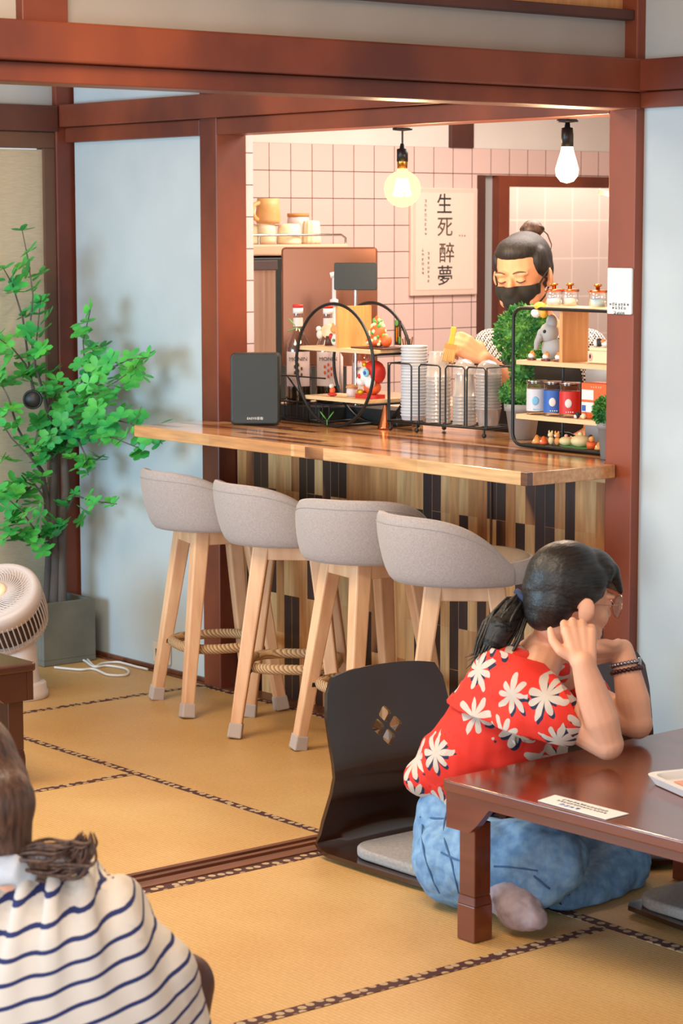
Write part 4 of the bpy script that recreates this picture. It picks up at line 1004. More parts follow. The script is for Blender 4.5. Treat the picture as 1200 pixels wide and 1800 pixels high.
# drink cans
for k, (px, mt, mt2, lab) in enumerate(((943, 'cup_white', 'cyan_label', 'can with a white and pale blue label, leftmost of three'), (973, 'blue_paint', 'white_paint', 'can with a dark blue label, middle of three'), (1001, 'red_paint', 'white_paint', 'can with a red label, rightmost of three'))):
    q = at(px, 722, 1, 4.665); o = Vector((q.x, 4.665, zs2+.0072)); h_ = .094; r = .0295
    t = thing('drink_can', lab, 'can', o, 0, 'clear cans on the lower shelf board')
    obj('can_body', MB().lathe([(.0001, 0), (r*.95, 0), (r, .003), (r, h_), (.0001, h_)], o, 28), 'glass_bottle', t, world=True)
    obj('label', MB().lathe([(r+.0004, .010), (r+.0004, h_*.78)], o, 28), mt, t, world=True)
    obj('lid', MB().lathe([(.0001, h_), (r+.001, h_), (r+.001, h_+.004), (r-.004, h_+.003), (.0001, h_+.003)], o, 28), 'chrome', t, world=True)
    fa = Vector((-o.x, -o.y, 0)).normalized(); fx = Vector((-fa.y, fa.x, 0))
    em = MB().ell(o+fa*(r+.0002)+Vector((0, 0, .040))-fx*.004, 1, (frame((0, 0, 0), fx, UP).to_3x3() @ Matrix.Diagonal((.010, .013, .0022))), n=14)
    for j in range(4): em.box(-.011+.006*j, -.008+.006*j, .014, .017, r*0, .001, frame(o+fa*(r+.0006), fx, UP))
    obj('emblem', em, mt2, t, world=True)
q = at(1032, 722, 1, 4.68)
t = thing('orange_box', 'orange carton with two pale panels at the right of the lower board', 'box', (-4.49, 4.70, zs2+.0072)); x0 = at(1021, 700, 1, 4.665).x
obj('carton', box(x0, x0+.11, 4.665, 4.735, zs2+.0072, zs2+.107), 'orange_paint', t, .002, world=True)
for z0_, z1_ in ((.060, .088), (.025, .053)): obj('panel', box(x0+.004, x0+.050, 4.6635, 4.6648, zs2+z0_, zs2+z1_), 'white_paint', t, world=True)
obj('panel_picture', box(x0+.006, x0+.020, 4.6622, 4.6633, zs2+.028, zs2+.044), 'blue_paint', t, world=True)
marks('carton_text', frame((x0+.06, 4.6642, zs2+.097), (1, 0, 0), UP), 5, .009, .007, 'cream_paint', t, 4)
q = at(1013, 716, 1, 4.636); o = Vector((q.x, 4.640, zs2+.0072)); fig('penguin_figurine', 'tiny black and white figurine in front of the red can', 'figurine', o, (('body', MB().ell(o+Vector((0, 0, .010)), (.008, .007, .010)), 'ink'), ('belly', MB().ell(o+Vector((-.003, -.004, .006)), (.006, .005, .006)), 'white_paint'))) 
o = o+Vector((.022, .002, 0)); fig('pebble_figurine', 'tiny cream figurine right of the black and white one', 'figurine', o, (('body', MB().ell(o+Vector((0, 0, .008)), (.008, .007, .008)), 'cream_paint'),))
# grey elephant-like figurine
q = at(966, 634, 1, 4.69); o = Vector((q.x-.004, 4.69, zs1+.0072))
fig('elephant_figurine', 'grey elephant figurine with yellow hat on the upper board', 'figurine', o, (
    ('body', MB().ell(o+Vector((.012, 0, .034)), (.036, .026, .034)), 'grey_paint'), ('head', MB().ell(o+Vector((.008, -.008, .078)), (.030, .026, .030)).ell(o+Vector((.016, -.006, .108)), (.018, .015, .022)), 'grey_paint'),
    ('ear', MB().ell(o+Vector((-.028, -.006, .070)), (.014, .008, .018)), 'grey_paint'), ('trunk', MB().tube([o+Vector((-.004, -.03, .070)), o+Vector((-.010, -.038, .050)), o+Vector((-.016, -.036, .030))], [.011, .009, .006], 10), 'grey_paint'),
    ('eye', MB().ell(o+Vector((.014, -.031, .082)), .0055), 'ink')))
o2 = Vector((at(962, 560, 1, 4.66).x, 4.66, SZ1+.003))
fig('yellow_chick', 'yellow and white toy draped over the top bar of the square shelf', 'figurine', o2-Vector((0, 0, .02)), (('body', MB().ell(o2+Vector((0, -.03, 0)), (.022, .016, .016)).ell(o2+Vector((.012, -.028, -.012)), (.014, .012, .018)), 'yellow_paint'), ('belly', MB().ell(o2+Vector((-.008, -.038, -.016)), (.018, .012, .013)), 'white_paint')))
for k, px in enumerate((934, 959, 981)):
    q = at(px, 630, 1, 4.645); o = Vector((q.x, 4.645, zs1+.0072))
    fig('fox_boat', ('leftmost', 'middle', 'rightmost')[k] + ' of three tiny white and brown toys on the upper board', 'figurine', o, (('hull', MB().prism(rrect(-.0135, .0135, -.009, .009, .005, 3), .005, Matrix.Translation(o)), 'timber'), ('body', MB().ell(o+Vector((0, 0, .012)), (.012, .009, .008)), 'white_paint'), ('head', MB().ell(o+Vector((.002, 0, .021)), (.006, .006, .006)).ell(o+Vector((.008, 0, .016)), (.005, .005, .007)), 'croissant')), 'tiny toys in a row')
# cream house box with animals
x0 = at(1032, 620, 1, 4.66).x; 
t = thing('cream_house_box', 'cream box with animal faces at the right of the upper board', 'box', (x0+.04, 4.69, zs1+.0072))
obj('box_body', box(x0, x0+.085, 4.66, 4.73, zs1+.0072, zs1+.042), 'cream_paint', t, .003, world=True); obj('box_lid', box(x0+.004, x0+.089, 4.662, 4.728, zs1+.0422, zs1+.052), 'cream_paint', t, .002, world=True)
obj('painted_face', MB().ell((x0+.012, 4.66, zs1+.024), (.009, .0012, .012)), 'pink_paint', t, world=True); obj('painted_bear', MB().ell((x0+.012, 4.6588, zs1+.026), (.0035, .0012, .006)), 'ink', t, world=True)
o = Vector((x0+.016, 4.685, zs1+.0524)); fig('penguin_toy', 'black and white penguin toy on the cream box', 'figurine', o, (('body', MB().ell(o+Vector((.006, 0, .012)), (.013, .010, .012)), 'ink'), ('belly', MB().ell(o+Vector((-.002, -.007, .011)), (.008, .006, .011)), 'white_paint')))
o = Vector((x0+.046, 4.685, zs1+.0524)); fig('calico_toy', 'orange and white cat toy on the cream box', 'figurine', o, (('head', MB().ell(o+Vector((0, 0, .010)), (.014, .011, .010)), 'white_paint'), ('patch', MB().ell(o+Vector((-.004, -.003, .016)), (.010, .009, .006)), 'croissant')))
# treats along the bottom board
for k, (px, dzx, r, mt, kind, lab) in enumerate(((941, 0, .014, 'croissant', 'tri', 'leftmost orange triangular toy pastry on the bottom board'), (953, 0, .013, 'orange_paint', 'tri', 'orange toy prawn beside the leftmost triangular pastry'), (966, 0, .014, 'bun_yellow', 'cat', 'cream cat figurine on the bottom board'), (977, 0, .013, 'croissant', 'cat', 'tan cat figurine left of the round buns'), (988, 0, .021, 'bun_yellow', 'bun', 'smaller round toy bun with orange knob'), (1013, 0, .028, 'bun_yellow', 'bun', 'larger round toy bun with a cream knob'), (1037, 0, .016, 'orange_paint', 'pot', 'orange pot toy with a little animal on top'), (1050, 0, .012, 'croissant', 'tri', 'small triangular toy at the right of the bottom board'))):
    q = at(px, 786, 1, 4.65); o = Vector((q.x, 4.655 + (.01 if kind == 'bun' else 0), ZC+.0130)); t = thing('toy_' + {'tri': 'pastry', 'cat': 'cat', 'bun': 'bun', 'pot': 'pot'}[kind], lab, 'figurine', o, 0, 'little toys on the bottom board')
    if kind == 'tri': obj('body', MB().lathe([(.0001, 0), (r*1.1, 0), (r, .005), (r*.3, r*1.6), (.0001, r*1.75)], o, 14), mt, t, world=True); obj('filling', MB().ell(o+Vector((0, -r*.8, .008)), (.004, .003, .004)), 'cream_paint', t, world=True)
    if kind == 'cat': obj('body', MB().ell(o+Vector((0, 0, .012)), (.009, .008, .012)).ell(o+Vector((0, -.002, .028)), (.009, .008, .008)).ell(o+Vector((-.006, -.002, .036)), (.003, .003, .005)).ell(o+Vector((.006, -.002, .036)), (.003, .003, .005)), mt, t, world=True); obj('face', MB().ell(o+Vector((0, -.009, .027)), (.004, .002, .003)), 'white_paint', t, world=True)
    if kind == 'bun': obj('bun_body', MB().ell(o+Vector((0, 0, r*.62)), (r, r, r*.62)), mt, t, world=True); obj('knob', MB().ell(o+Vector((0, 0, r*1.32)), r*.26), 'pink_paint' if r < .025 else 'bun_yellow', t, world=True)
    if kind == 'pot': obj('pot', MB().lathe([(.0001, 0), (r*.8, 0), (r*.95, .018), (.0001, .018)], o, 16), mt, t, world=True); obj('animal', MB().ell(o+Vector((0, 0, .027)), (.009, .008, .009)), 'croissant', t, world=True); obj('cap', MB().ell(o+Vector((-.004, 0, .034)), (.007, .006, .005)), 'ink', t, world=True)
gp = thing('green_mat', 'green leaf-shaped plate under the toy buns', 'plate', (-4.66, 4.66, ZC+.0127)); obj('plate', MB().ell((-4.655, 4.665, ZC+.0128), (.075, .032, .0012)), 'green_paint', gp, world=True)
ha = thing('black_kettle_handle', 'black curved handle behind the toy buns', 'handle', (-4.70, 4.86, ZC+.001)); q0 = W(968, 772, 6.75)
obj('handle', MB().tube([Vector((q0.x, q0.y, ZC+.001)), W(972, 765, 6.75), W(985, 761, 6.75), W(1000, 762, 6.75), W(1020, 772, 6.75), Vector((W(1026, 776, 6.75).x, W(1026, 776, 6.75).y, ZC+.001))], .004, 8), 'black_metal', ha, world=True)
# small bush by the post
topiary('small_bush', 'small green bush in a grey pot against the right post', -4.445, 4.572, .035, .105, [(0, .128, .046, .95, 900)], 0, .015, 8)
# storage jars on the top board
for k, (px, lab) in enumerate(((973, 'glass jar with copper lid on the square shelf, left'), (1001, 'glass jar with copper lid behind its left neighbour'), (1050, 'glass jar with copper lid next to the right post'))):
    Y = (4.685, 4.72, 4.70)[k]; q = at(px, 538, 1, Y); r = .024; o = Vector((q.x, Y, SZ1+.0072)); h_ = .040
    t = thing('glass_jar', lab, 'jar', o, 0, 'glass jars on the square shelf')
    obj('jar_glass', MB().lathe([(.0001, 0), (r, 0), (r, h_), (r*.93, h_+.002)], o, 28), 'glass', t, world=True)
    obj('contents', MB().lathe([(.0001, .002), (r*.8, .002), (r*.8, h_*.55), (.0001, h_*.6)], o, 20), ('foil_blue', 'cup_white', 'cyan_label')[k], t, world=True)
    lid = obj('lid', MB().lathe([(.0001, h_), (r*1.12, h_), (r*1.12, h_+.006), (.0001, h_+.008)], o, 28), 'copper', t, world=True)
    obj('knob', MB().lathe([(.0001, h_+.008), (.006, h_+.008), (.006, h_+.016), (.0115, h_+.018), (.0115, h_+.023), (.0001, h_+.024)], o, 20), 'gold', lid, world=True)

# ================================================================ kitchen equipment
xm = -6.60
t = thing('coffee_machine', 'steel and black kitchen machine with a beige top and rail', 'coffee machine', (xm-.1, 5.2, .9))
ztop = at(440, 430, 0, xm).z; y0m, y1m = 4.70, at(610, 430, 0, xm).y
obj('cabinet', box(xm-.40, xm, y0m, y1m, .90, ztop-.045), 'black_plastic', t, .006, world=True)
obj('top_plate', box(xm-.41, xm+.01, y0m, y1m, ztop-.04, ztop), 'machine_beige', t, .006, world=True)
yk = at(480, 600, 0, xm).y
obj('steel_panel', box(xm+.001, xm+.018, y0m+.01, yk, .92, ztop-.075), 'steel_warm', t, .003, world=True)
obj('brow_panel', box(xm+.019, xm+.03, y0m+.01, yk, ztop-.09, ztop-.055), 'fan_dark', t, .003, world=True)
zr = at(520, 413, 0, xm-.01).z
mb = MB().tube([(xm-.01, y0m, zr), (xm-.01, y1m-.02, zr), (xm-.01, y1m, zr-.012), (xm-.01, y1m, ztop)], .0045, 8)
for yy in (at(458, 413, 0, xm).y, y0m+.1): mb.tube([(xm-.01, yy, ztop), (xm-.01, yy, zr)], .004, 8)
obj('rail', mb, 'chrome', t, world=True)
struct('wall_low_cabinet', MB().box(-7.045, xm+.05, 4.64, 5.75, .0, .895).box(xm+.051, -6.08, 4.95, 5.75, 0, .895), 'machine_beige')
def mug(px, ybot, w, h, mt, lab, handle=None, X=-6.72, flute=None, taper=1.0, z=None, name='mug', cat='mug', lid=None):
    c0_ = at(px, ybot, 0, X); zb0 = z if z is not None else ztop+.001; k = 8.05/F_PX; r = w*k/2; hh = h*k
    o = Vector((X, c0_.y, zb0)); t = thing(name, lab, cat, o, 0, 'mugs and jars on top of the machine')
    obj('cup_body', MB().lathe([(.0001, 0), (r*.86*taper, 0), (r*taper, hh*.15), (r, hh*.75), (r*.94, hh), (r*.85, hh), (r*.8, hh*.5), (.0001, hh*.3)] if not flute else [(.0001, 0), (r*.97, 0), (r, hh*.1), (r*.9, hh*.8), (r*.8, hh*.97), (.0001, hh)], o, 48, flute=flute), mt, t, world=True)
    if handle: s_ = handle; yy = Vector((0, 1, 0)); obj('handle', MB().tube([o+UP*hh*.82+yy*s_*r*.9, o+UP*hh*.75+yy*s_*r*1.5, o+UP*hh*.45+yy*s_*r*1.75, o+UP*hh*.2+yy*s_*r*1.35, o+UP*hh*.15+yy*s_*r*.9], .0085, 10), mt, t, world=True)
    if lid: obj('lid', MB().lathe([(.0001, hh), (r*.98, hh), (r*.98, hh+.012), (.0001, hh+.013)], o, 28), lid, t, world=True)
    return hh
mug(446, 430, 34, 36, 'mug_cream', 'cream mug at the far left of the machine top', flute=(.012, 26))
mug(468, 430, 34, 36, 'mug_cream', 'white cup under the tan mug on the machine', X=-6.68)
mug(508, 430, 46, 37, 'mug_cream', 'wide ribbed cream cup in the middle of the machine top', flute=(.010, 30), X=-6.66)
mug(547, 430, 35, 43, 'mug_cream', 'fluted cream tumbler at the right of the machine top', flute=(.05, 12), X=-6.68)
mug(471, 400, 42, 46, 'mug_tan', 'tan mug with big handle stacked on a white cup', handle=-1, X=-6.68, z=ztop+.001+36*8.05/F_PX+.001, taper=1.12)
mug(442, 430, 32, 68, 'label_paper', 'tall pale jar with cork lid behind the tan mug', X=-6.82, name='storage_jar', cat='jar', lid='cork')
mug(524, 430, 42, 50, 'label_paper', 'pale jar with wooden lid behind the ribbed cup', X=-6.82, name='storage_jar', cat='jar', lid='cork')
# back of the till screen
c_ = W(579, 538, 8.02); t = thing('till_screen', 'copper-brown back of a large till screen in the kitchen', 'monitor', (c_.x, c_.y, ZC))
Mt = frame(c_, RH, UP); kk = 8.02/F_PX
obj('screen_back', MB().prism(rrect(-84*kk, 84*kk, -105*kk, 103*kk, .014, 4), .03, Mt), 'monitor_brown', t, .006, world=True)
obj('screen_foot', MB().bar(c_+UP*-.17+AW*.005, Vector((c_.x, c_.y, .897))+AW*.005, .05, .02), 'black_metal', t, world=True)
c_ = W(625, 486, 7.55); t = thing('tablet', 'small black tablet on a chrome stalk above the hoops', 'tablet', (c_.x, c_.y, ZC+.001)); kk = 7.55/F_PX
obj('tablet_body', MB().prism(rrect(-38*kk, 38*kk, -24*kk, 24*kk, .006, 4), .010, frame(c_, (RH-AW*.12).normalized(), (UP*1+AW*.05))), 'black_plastic', t, .002, world=True)
obj('stalk', MB().tube([c_+UP*-.04+AW*.012, Vector((c_.x, c_.y, ZC+.003))+AW*.012], .0055, 10), 'chrome', t, world=True)
obj('foot_plate', MB().lathe([(.0001, 0), (.04, 0), (.04, .006), (.0001, .007)], Vector((c_.x, c_.y, ZC+.001))+AW*.012, 24), 'black_metal', t, world=True)
# milk carton behind the square shelf
c_ = Vector((-4.72, 4.86, ZC+.001)); t = thing('paper_bag', 'pale grey paper bag behind the lower shelf board', 'bag', c_)
obj('bag_body', box(-4.80, -4.56, 4.83, 4.90, ZC+.001, zs1-.02), 'grey_paint', t, .004, world=True); obj('bag_label', box(-4.70, -4.63, 4.828, 4.8295, ZC+.15, zs1-.03), 'label_paper', t, world=True)
mk = thing('black_rod', 'short black rod sticking out from behind the right post', 'rod', W(1066, 350, 6.6)); obj('rod', MB().bar(W(1054, 337, 6.5), Vector((-4.388, 4.600, W(1072, 354, 6.3).z)), .012, .010), 'black_plastic', mk, world=True)
# ================================================================ people
def head_pieces(mb, c, Mh, s=1.0):         # local axes: x towards the face, y to its left, z up
    def g(x, y, z): return Vector(c) + Mh @ (Vector((x, y, z))*s)
    def E(p, r, n=18, R=None): mb.ell(g(*p), tuple(v*s for v in r), Mh @ R if R else Mh, n)
    E((-.012, 0, .030), (.093, .076, .090)); E((.028, 0, -.018), (.060, .060, .085)); E((.040, 0, -.072), (.044, .046, .032)); E((.068, 0, -.092), (.020, .020, .016))
    for q in (-1, 1):
        E((.058, q*.034, -.030), (.026, .025, .030)); E((.076, q*.030, .020), (.016, .026, .009)); E((.030, q*.045, -.068), (.04, .018, .026))
        E((.078, q*.031, .000), (.012, .015, .011))
        R = Matrix.Rotation(math.radians(q*34), 3, 'Z'); E((-.010, q*.084, -.012), (.020, .008, .031), 14, R); E((-.004, q*.078, -.034), (.009, .006, .012), 10)
    mb.cap(g(.088, 0, .006), g(.104, 0, -.028), .0075*s, .0115*s); E((.096, .010, -.032), (.008, .007, .007)); E((.096, -.010, -.032), (.008, .007, .007))
    E((.086, 0, -.056), (.013, .022, .006)); E((.084, 0, -.066), (.012, .020, .007))
def ground(me, pad=None):                   # let the body rest on the floor or the pad instead of sinking in
    for v_ in me.vertices:
        z_ = .0035
        if pad and pad[0] < v_.co.x < pad[1] and pad[2] < v_.co.y < pad[3]: z_ = pad[4]
        if v_.co.z < z_: v_.co.z = z_
    return me
PAD = (-4.24, -3.80, 3.44, 3.84, .0505)
def axes(face, tilt=0, roll=0):             # face: horizontal-ish direction; returns 3x3 with columns x(face) y(left) z(up)
    f_ = Vector(face).normalized(); l = UP.cross(f_).normalized(); M = Matrix((f_, l, f_.cross(l))).transposed()
    return M @ Matrix.Rotation(math.radians(tilt), 3, 'Y') @ Matrix.Rotation(math.radians(roll), 3, 'X')
# ---------------------------------------------------------------- the woman in the red blouse
def Y_(px, py, Y): return at(px, py, 1, Y)
root = Vector((-3.95, 3.66, .03))
wo = thing('person', 'woman in a red floral blouse and jeans, elbows on the table', 'person', root)
hcw = W(1003, 1052, 5.30); Mw = axes((.20, .98, -.05), 6, 4)
sk = MB(); head_pieces(sk, hcw, Mw, 1.0)
neck = W(958, 1150, 5.34); sk.chain([hcw + Mw @ Vector((-.030, 0, -.055)), W(975, 1118, 5.33), neck], [.052, .048, .056])
chest = W(895, 1235, 5.36); belly = W(850, 1340, 5.37); pelvis = W(812, 1455, 5.38)
sk.ell(W(915, 1205, 5.36), (.085, .12, .06)); sk.cap(neck, chest, .06, .105); sk.cap(chest, belly, .105, .105); sk.cap(belly, pelvis, .095, .085)
shN = W(930, 1215, 5.17); elN = W(1068, 1308, 5.09); wrN = W(1024, 1165, 5.06)
shF = W(985, 1210, 5.46); elF = W(1120, 1272, 5.31); wrF = W(1094, 1142, 5.33)
sk.cap(neck, shN, .045, .05); sk.cap(neck, shF, .045, .05)
sk.chain([shN, shN.lerp(elN, .5), elN], [.052, .045, .036]); sk.chain([elN, elN.lerp(wrN, .30), elN.lerp(wrN, .7), wrN], [.034, .041, .034, .0255])
sk.chain([shF, shF.lerp(elF, .5), elF], [.05, .044, .036]); sk.chain([elF, elF.lerp(wrF, .30), elF.lerp(wrF, .7), wrF], [.034, .040, .032, .025])
def hand(mb, wr, across, along, nrm, curls, thumb, s=1.0):
    # wr wrist; along = towards knuckles; across = from little finger to index; nrm = back of the hand
    a, x, n_ = Vector(along).normalized(), Vector(across).normalized(), Vector(nrm).normalized()
    def P(u, v_, w_=0): return wr + (a*u + x*v_ + n_*w_)*s
    for v0, v1 in ((-.016, -.029), (-.006, -.010), (.006, .010), (.014, .027)): mb.cap(P(.0, v0), P(.074, v1, .001), .0150*s, .0130*s, 10)
    mb.cap(P(.02, .016, -.006), P(.05, .024, -.006), .014*s, .013*s, 10)
    for (v_, L), cu in zip(((-.030, .060), (-.0105, .074), (.0105, .078), (.030, .070)), curls):
        p = P(.078 - .006*(abs(v_) > .02), v_, .001); d = a.copy(); r = .0088*s; ang = 0; pts = [p]; rs = [.0105*s]
        for j, (fl, cj) in enumerate(zip((.45, .31, .24), cu)):
            ang += math.radians(cj); dd = a*math.cos(ang) - n_*math.sin(ang) + x*(v_*.6); p = p + dd.normalized()*L*fl*s; pts.append(p); rs.append((.0094, .0086, .0074)[j]*s)
        mb.chain(pts, rs, 10)
    tp0 = P(.012, .022, -.006); mb.chain([tp0] + [P(*q) for q in thumb], [.0145*s, .0115*s, .0105*s, .0082*s], 10)
# near hand: fingers folded behind the ear, thumb out to the left
alN = (W(1014, 1098, 5.10)-wrN).normalized(); acN = (-RH*.98 + UP*.05 - AW*.1).normalized(); nN = (-AW*.92 - UP*.15 - RH*.1).normalized()
hand(sk, wrN, acN, alN, nN, [(78, 70, 30), (68, 72, 30), (62, 74, 30), (56, 74, 30)], [(.026, .046, .0), (.050, .060, -.002), (.074, .062, -.006)])
# far hand: palm under the chin, fingers towards the neck
alF = (W(1050, 1150, 5.30)-wrF).normalized(); acF = (UP*.55 - AW*.7).normalized(); nF = alF.cross(acF).normalized()
if nF.dot(UP - AW*.2) > 0: nF = -nF
hand(sk, wrF, acF, alF, nF, [(6, 6, 6), (5, 5, 5), (4, 4, 5), (3, 4, 5)], [(.030, .034, .0), (.054, .040, -.008), (.074, .040, -.012)], .95)
# jeans legs carry their own mesh; feet are part of the body
ftN = W(912, 1596, 5.03); sk.cap(W(890, 1570, 5.08), ftN, .035, .032)
# eyes, brows
obj('body', ground(blob(sk, .0036, 5), PAD), 'skin', wo, world=True)
for q in (-1, 1): obj('eye', MB().ell(hcw + Mw @ Vector((.0905, q*.030, .000)), (.0035, .011, .0045), Mw, 12), 'ink', wo, world=True)
for q in (-1, 1):
    fe = MB(); fe.tube([hcw + Mw @ Vector((.094-.008*(k/4)**2*1.5, q*(.016+.030*k/4), .019+.004*math.sin(k*.8))) for k in range(5)], .0022, 6)
    obj('eyebrow', fe, 'hair_black', wo, world=True)
obj('lips', MB().ell(hcw + Mw @ Vector((.0925, 0, -.0605)), (.007, .019, .0075), Mw, 14), 'lip', wo, world=True)
for q in (-1, 1): obj('ear_hollow_shade', MB().ell(hcw + Mw @ Vector((.000, q*.0895, -.016)), (.0055, .005, .008), Mw @ Matrix.Rotation(math.radians(q*34), 3, 'Z'), 10), 'ear_shade', wo, world=True)  # dark bead standing in for the shade inside the ear
# hair
hb = MB()
def hw(x, y, z): return hcw + Mw @ Vector((x, y, z))
hb.ell(hw(-.022, 0, .041), (.100, .083, .092), Mw, 26); hb.ell(hw(-.058, 0, -.002), (.058, .072, .076), Mw, 22); hb.ell(hw(.035, 0, .075), (.058, .066, .048), Mw, 20)
hb.ell(hw(-.070, .0, -.035), (.040, .052, .046), Mw, 18)
for q in (-1, 1): hb.ell(hw(.004, q*.062, .056), (.044, .019, .036), Mw, 16)
for k in range(9):
    v_ = -.050 + .1*k/8; hb.cap(hw(.070-.2*abs(v_)**1.2, v_, .098-.3*abs(v_)), hw(.106-4*v_*v_, v_*1.05, .034), .016, .007, 10)
hb.cap(hw(.05, -.058, .082), hw(.050, -.066, .056), .014, .006); hb.cap(hw(.05, .058, .082), hw(.050, .066, .056), .014, .006)
tie = W(924, 1056, 5.31); hb.cap(hw(-.075, .01, .02), tie, .048, .017)
hr = obj('hair', blob(hb, .0045, 6), 'hair_black', wo, world=True)
pt = MB(); rr = random.Random(1)
path = [tie, W(900, 1072, 5.30), W(880, 1102, 5.28), W(866, 1132, 5.27), W(850, 1156, 5.26)]
pt.chain(path, [.016, .030, .035, .028, .010], 16)
for k in range(60):
    off = Vector((rr.gauss(0, .010), rr.gauss(0, .010), rr.gauss(0, .010)))
    pt.tube([p + off*f_ for p, f_ in zip(path, (.5, 1.5, 2.0, 1.9, 1.2))] + [path[-1]+off*2.2+UP*-.012], [.002, .0042, .0042, .0034, .0018, .0006], 6)
obj('ponytail', pt, 'hair_black', wo, world=True)
dh = (W(905, 1075, 5.31)-tie).normalized(); ob_ = dh.orthogonal()
obj('hair_tie', MB().tube([tie + (ob_*math.cos(a)+dh.cross(ob_)*math.sin(a))*.020 for a in [2*PI*k/20 for k in range(20)]], .0085, 8, closed=True), 'hair_tie_blue', wo, world=True)
# round glasses
gl = MB(); ln_ = MB()
for q in (-1, 1):
    c_ = hw(.112, q*.034, -.003); pts = [c_ + Mw @ Vector((-.012*abs(math.cos(a))*(1 if math.cos(a)*q > 0 else .0), .027*math.cos(a), .026*math.sin(a))) for a in [2*PI*k/28 for k in range(28)]]
    gl.tube(pts, .0011, 6, closed=True); gl.tube([hw(.098, q*.056, .004), hw(.05, q*.074, .004), hw(-.005, q*.082, .004)], .0011, 6)
    ln_.add(pts + [c_], [(k, (k+1) % 28, 28) for k in range(28)])
gl.tube([hw(.108, -.010, .002), hw(.110, 0, .005), hw(.108, .010, .002)], .0011, 6)
gs = obj('glasses', gl, 'rose_gold', wo, world=True); obj('lens', ln_, 'lens_glass', gs, world=True)
# blouse
bl = MB()
bl.ell(W(897, 1215, 5.37), 1, frame((0, 0, 0), RH*.85-AW*.5, UP).to_3x3() @ Matrix.Diagonal((.090, .080, .175)), 22)
bl.cap(W(897, 1200, 5.27), W(868, 1290, 5.30), .085, .120, 20); bl.cap(W(940, 1205, 5.42), W(905, 1290, 5.44), .07, .110, 20)
bl.cap(W(868, 1290, 5.32), W(815, 1345, 5.36), .125, .110, 22); bl.cap(W(920, 1290, 5.40), W(890, 1360, 5.42), .115, .105, 20)
bl.ell(W(784, 1362, 5.36), (.080, .11, .055), None, 20); bl.cap(W(815, 1345, 5.30), W(825, 1385, 5.30), .10, .085, 20); bl.ell(W(880, 1385, 5.38), (.12, .12, .05), None, 20)
bl.cap(neck+UP*-.035, W(900, 1190, 5.33), .058, .075, 18)
# flutter sleeves
bl.cap(shN + RH*-.01, W(972, 1258, 5.14), .066, .066, 18); bl.cap(W(900, 1195, 5.24), W(930, 1262, 5.16), .055, .055, 18)
bl.cap(shF, W(1032, 1225, 5.42), .055, .052, 18)
bm = blob(bl, .0055, 8, lambda co, no: no*(.012*noise.noise(Vector((co.x*9, co.y*9, co.z*13))) + .004*noise.noise(co*26)))
obj('blouse', bm, 'red_floral', wo, world=True)
cp2 = MB(); cp2.ell(W(897, 1215, 5.37), 1, frame((0, 0, 0), RH*.85-AW*.5, UP).to_3x3() @ Matrix.Diagonal((.100, .092, .187)), 22)
cp2.cap(W(897, 1200, 5.27), W(868, 1290, 5.29), .094, .132, 20); cp2.cap(shN + RH*-.01, W(974, 1262, 5.13), .074, .078, 18); cp2.cap(W(900, 1195, 5.24), W(925, 1275, 5.16), .068, .078, 18)
cm = blob(cp2, .0055, 8, lambda co, no: no*(.010*noise.noise(Vector((co.x*11, co.y*11, co.z*5))) + .003*noise.noise(co*26)))
bmc = bmesh.new(); bmc.from_mesh(cm); hemc = W(880, 1268, 5.2)
for co_, no_ in ((hemc, -UP - RH*.22), (W(905, 1150, 5.3), UP*1.0 + RH*.30 + AW*.15), (W(1000, 1230, 5.1), RH*.9 + UP*.45)):
    bmesh.ops.bisect_plane(bmc, geom=bmc.verts[:]+bmc.edges[:]+bmc.faces[:], plane_co=co_, plane_no=no_.normalized(), clear_outer=True)
bmc.to_mesh(cm); bmc.free()
cpo = obj('shoulder_flounce', cm, 'red_floral', wo, world=True); so = cpo.modifiers.new('s', 'SOLIDIFY'); so.thickness = .003
# jeans
jn = MB()
jn.ell(W(803, 1478, 5.36), 1, frame((0, 0, 0), RH, UP).to_3x3() @ Matrix.Diagonal((.100, .125, .125)), 24); jn.cap(W(805, 1425, 5.36), W(803, 1490, 5.36), .095, .105, 22)
knN = W(966, 1512, 5.08); knF = W(1085, 1520, 5.42)
jn.cap(W(798, 1432, 5.33), W(800, 1470, 5.33), .088, .10, 22); jn.chain([W(812, 1512, 5.24), W(880, 1512, 5.14), knN], [.108, .092, .084], 20); jn.chain([knN, W(950, 1548, 5.06), W(900, 1566, 5.10)], [.078, .062, .046], 18)
jn.chain([W(850, 1505, 5.48), W(970, 1500, 5.46), knF], [.105, .09, .080], 20); jn.chain([knF, W(1040, 1560, 5.30), W(985, 1575, 5.22)], [.074, .055, .042], 16)
jm = blob(jn, .006, 6, lambda co, no: no*(.010*noise.noise(Vector((co.x*9, co.y*20, co.z*14))) + .004*noise.noise(co*36)))
ground(jm, PAD); je = obj('jeans', jm, 'denim', wo, world=True)
from mathutils.bvhtree import BVHTree
def on_cloth(me, pix):                    # lay a seam on the garment's surface
    bvh = BVHTree.FromPolygons([v_.co for v_ in me.vertices], [tuple(p.vertices) for p in me.polygons]); out = []
    Mi = root_m(wo)
    for x_, y_ in pix:
        o_ = Mi.inverted() @ Vector((0, 0, H)); d_ = ray(x_, y_).normalized(); hit = bvh.ray_cast(o_, d_)
        if hit[0] is not None: out.append(Mi @ hit[0])
    return out
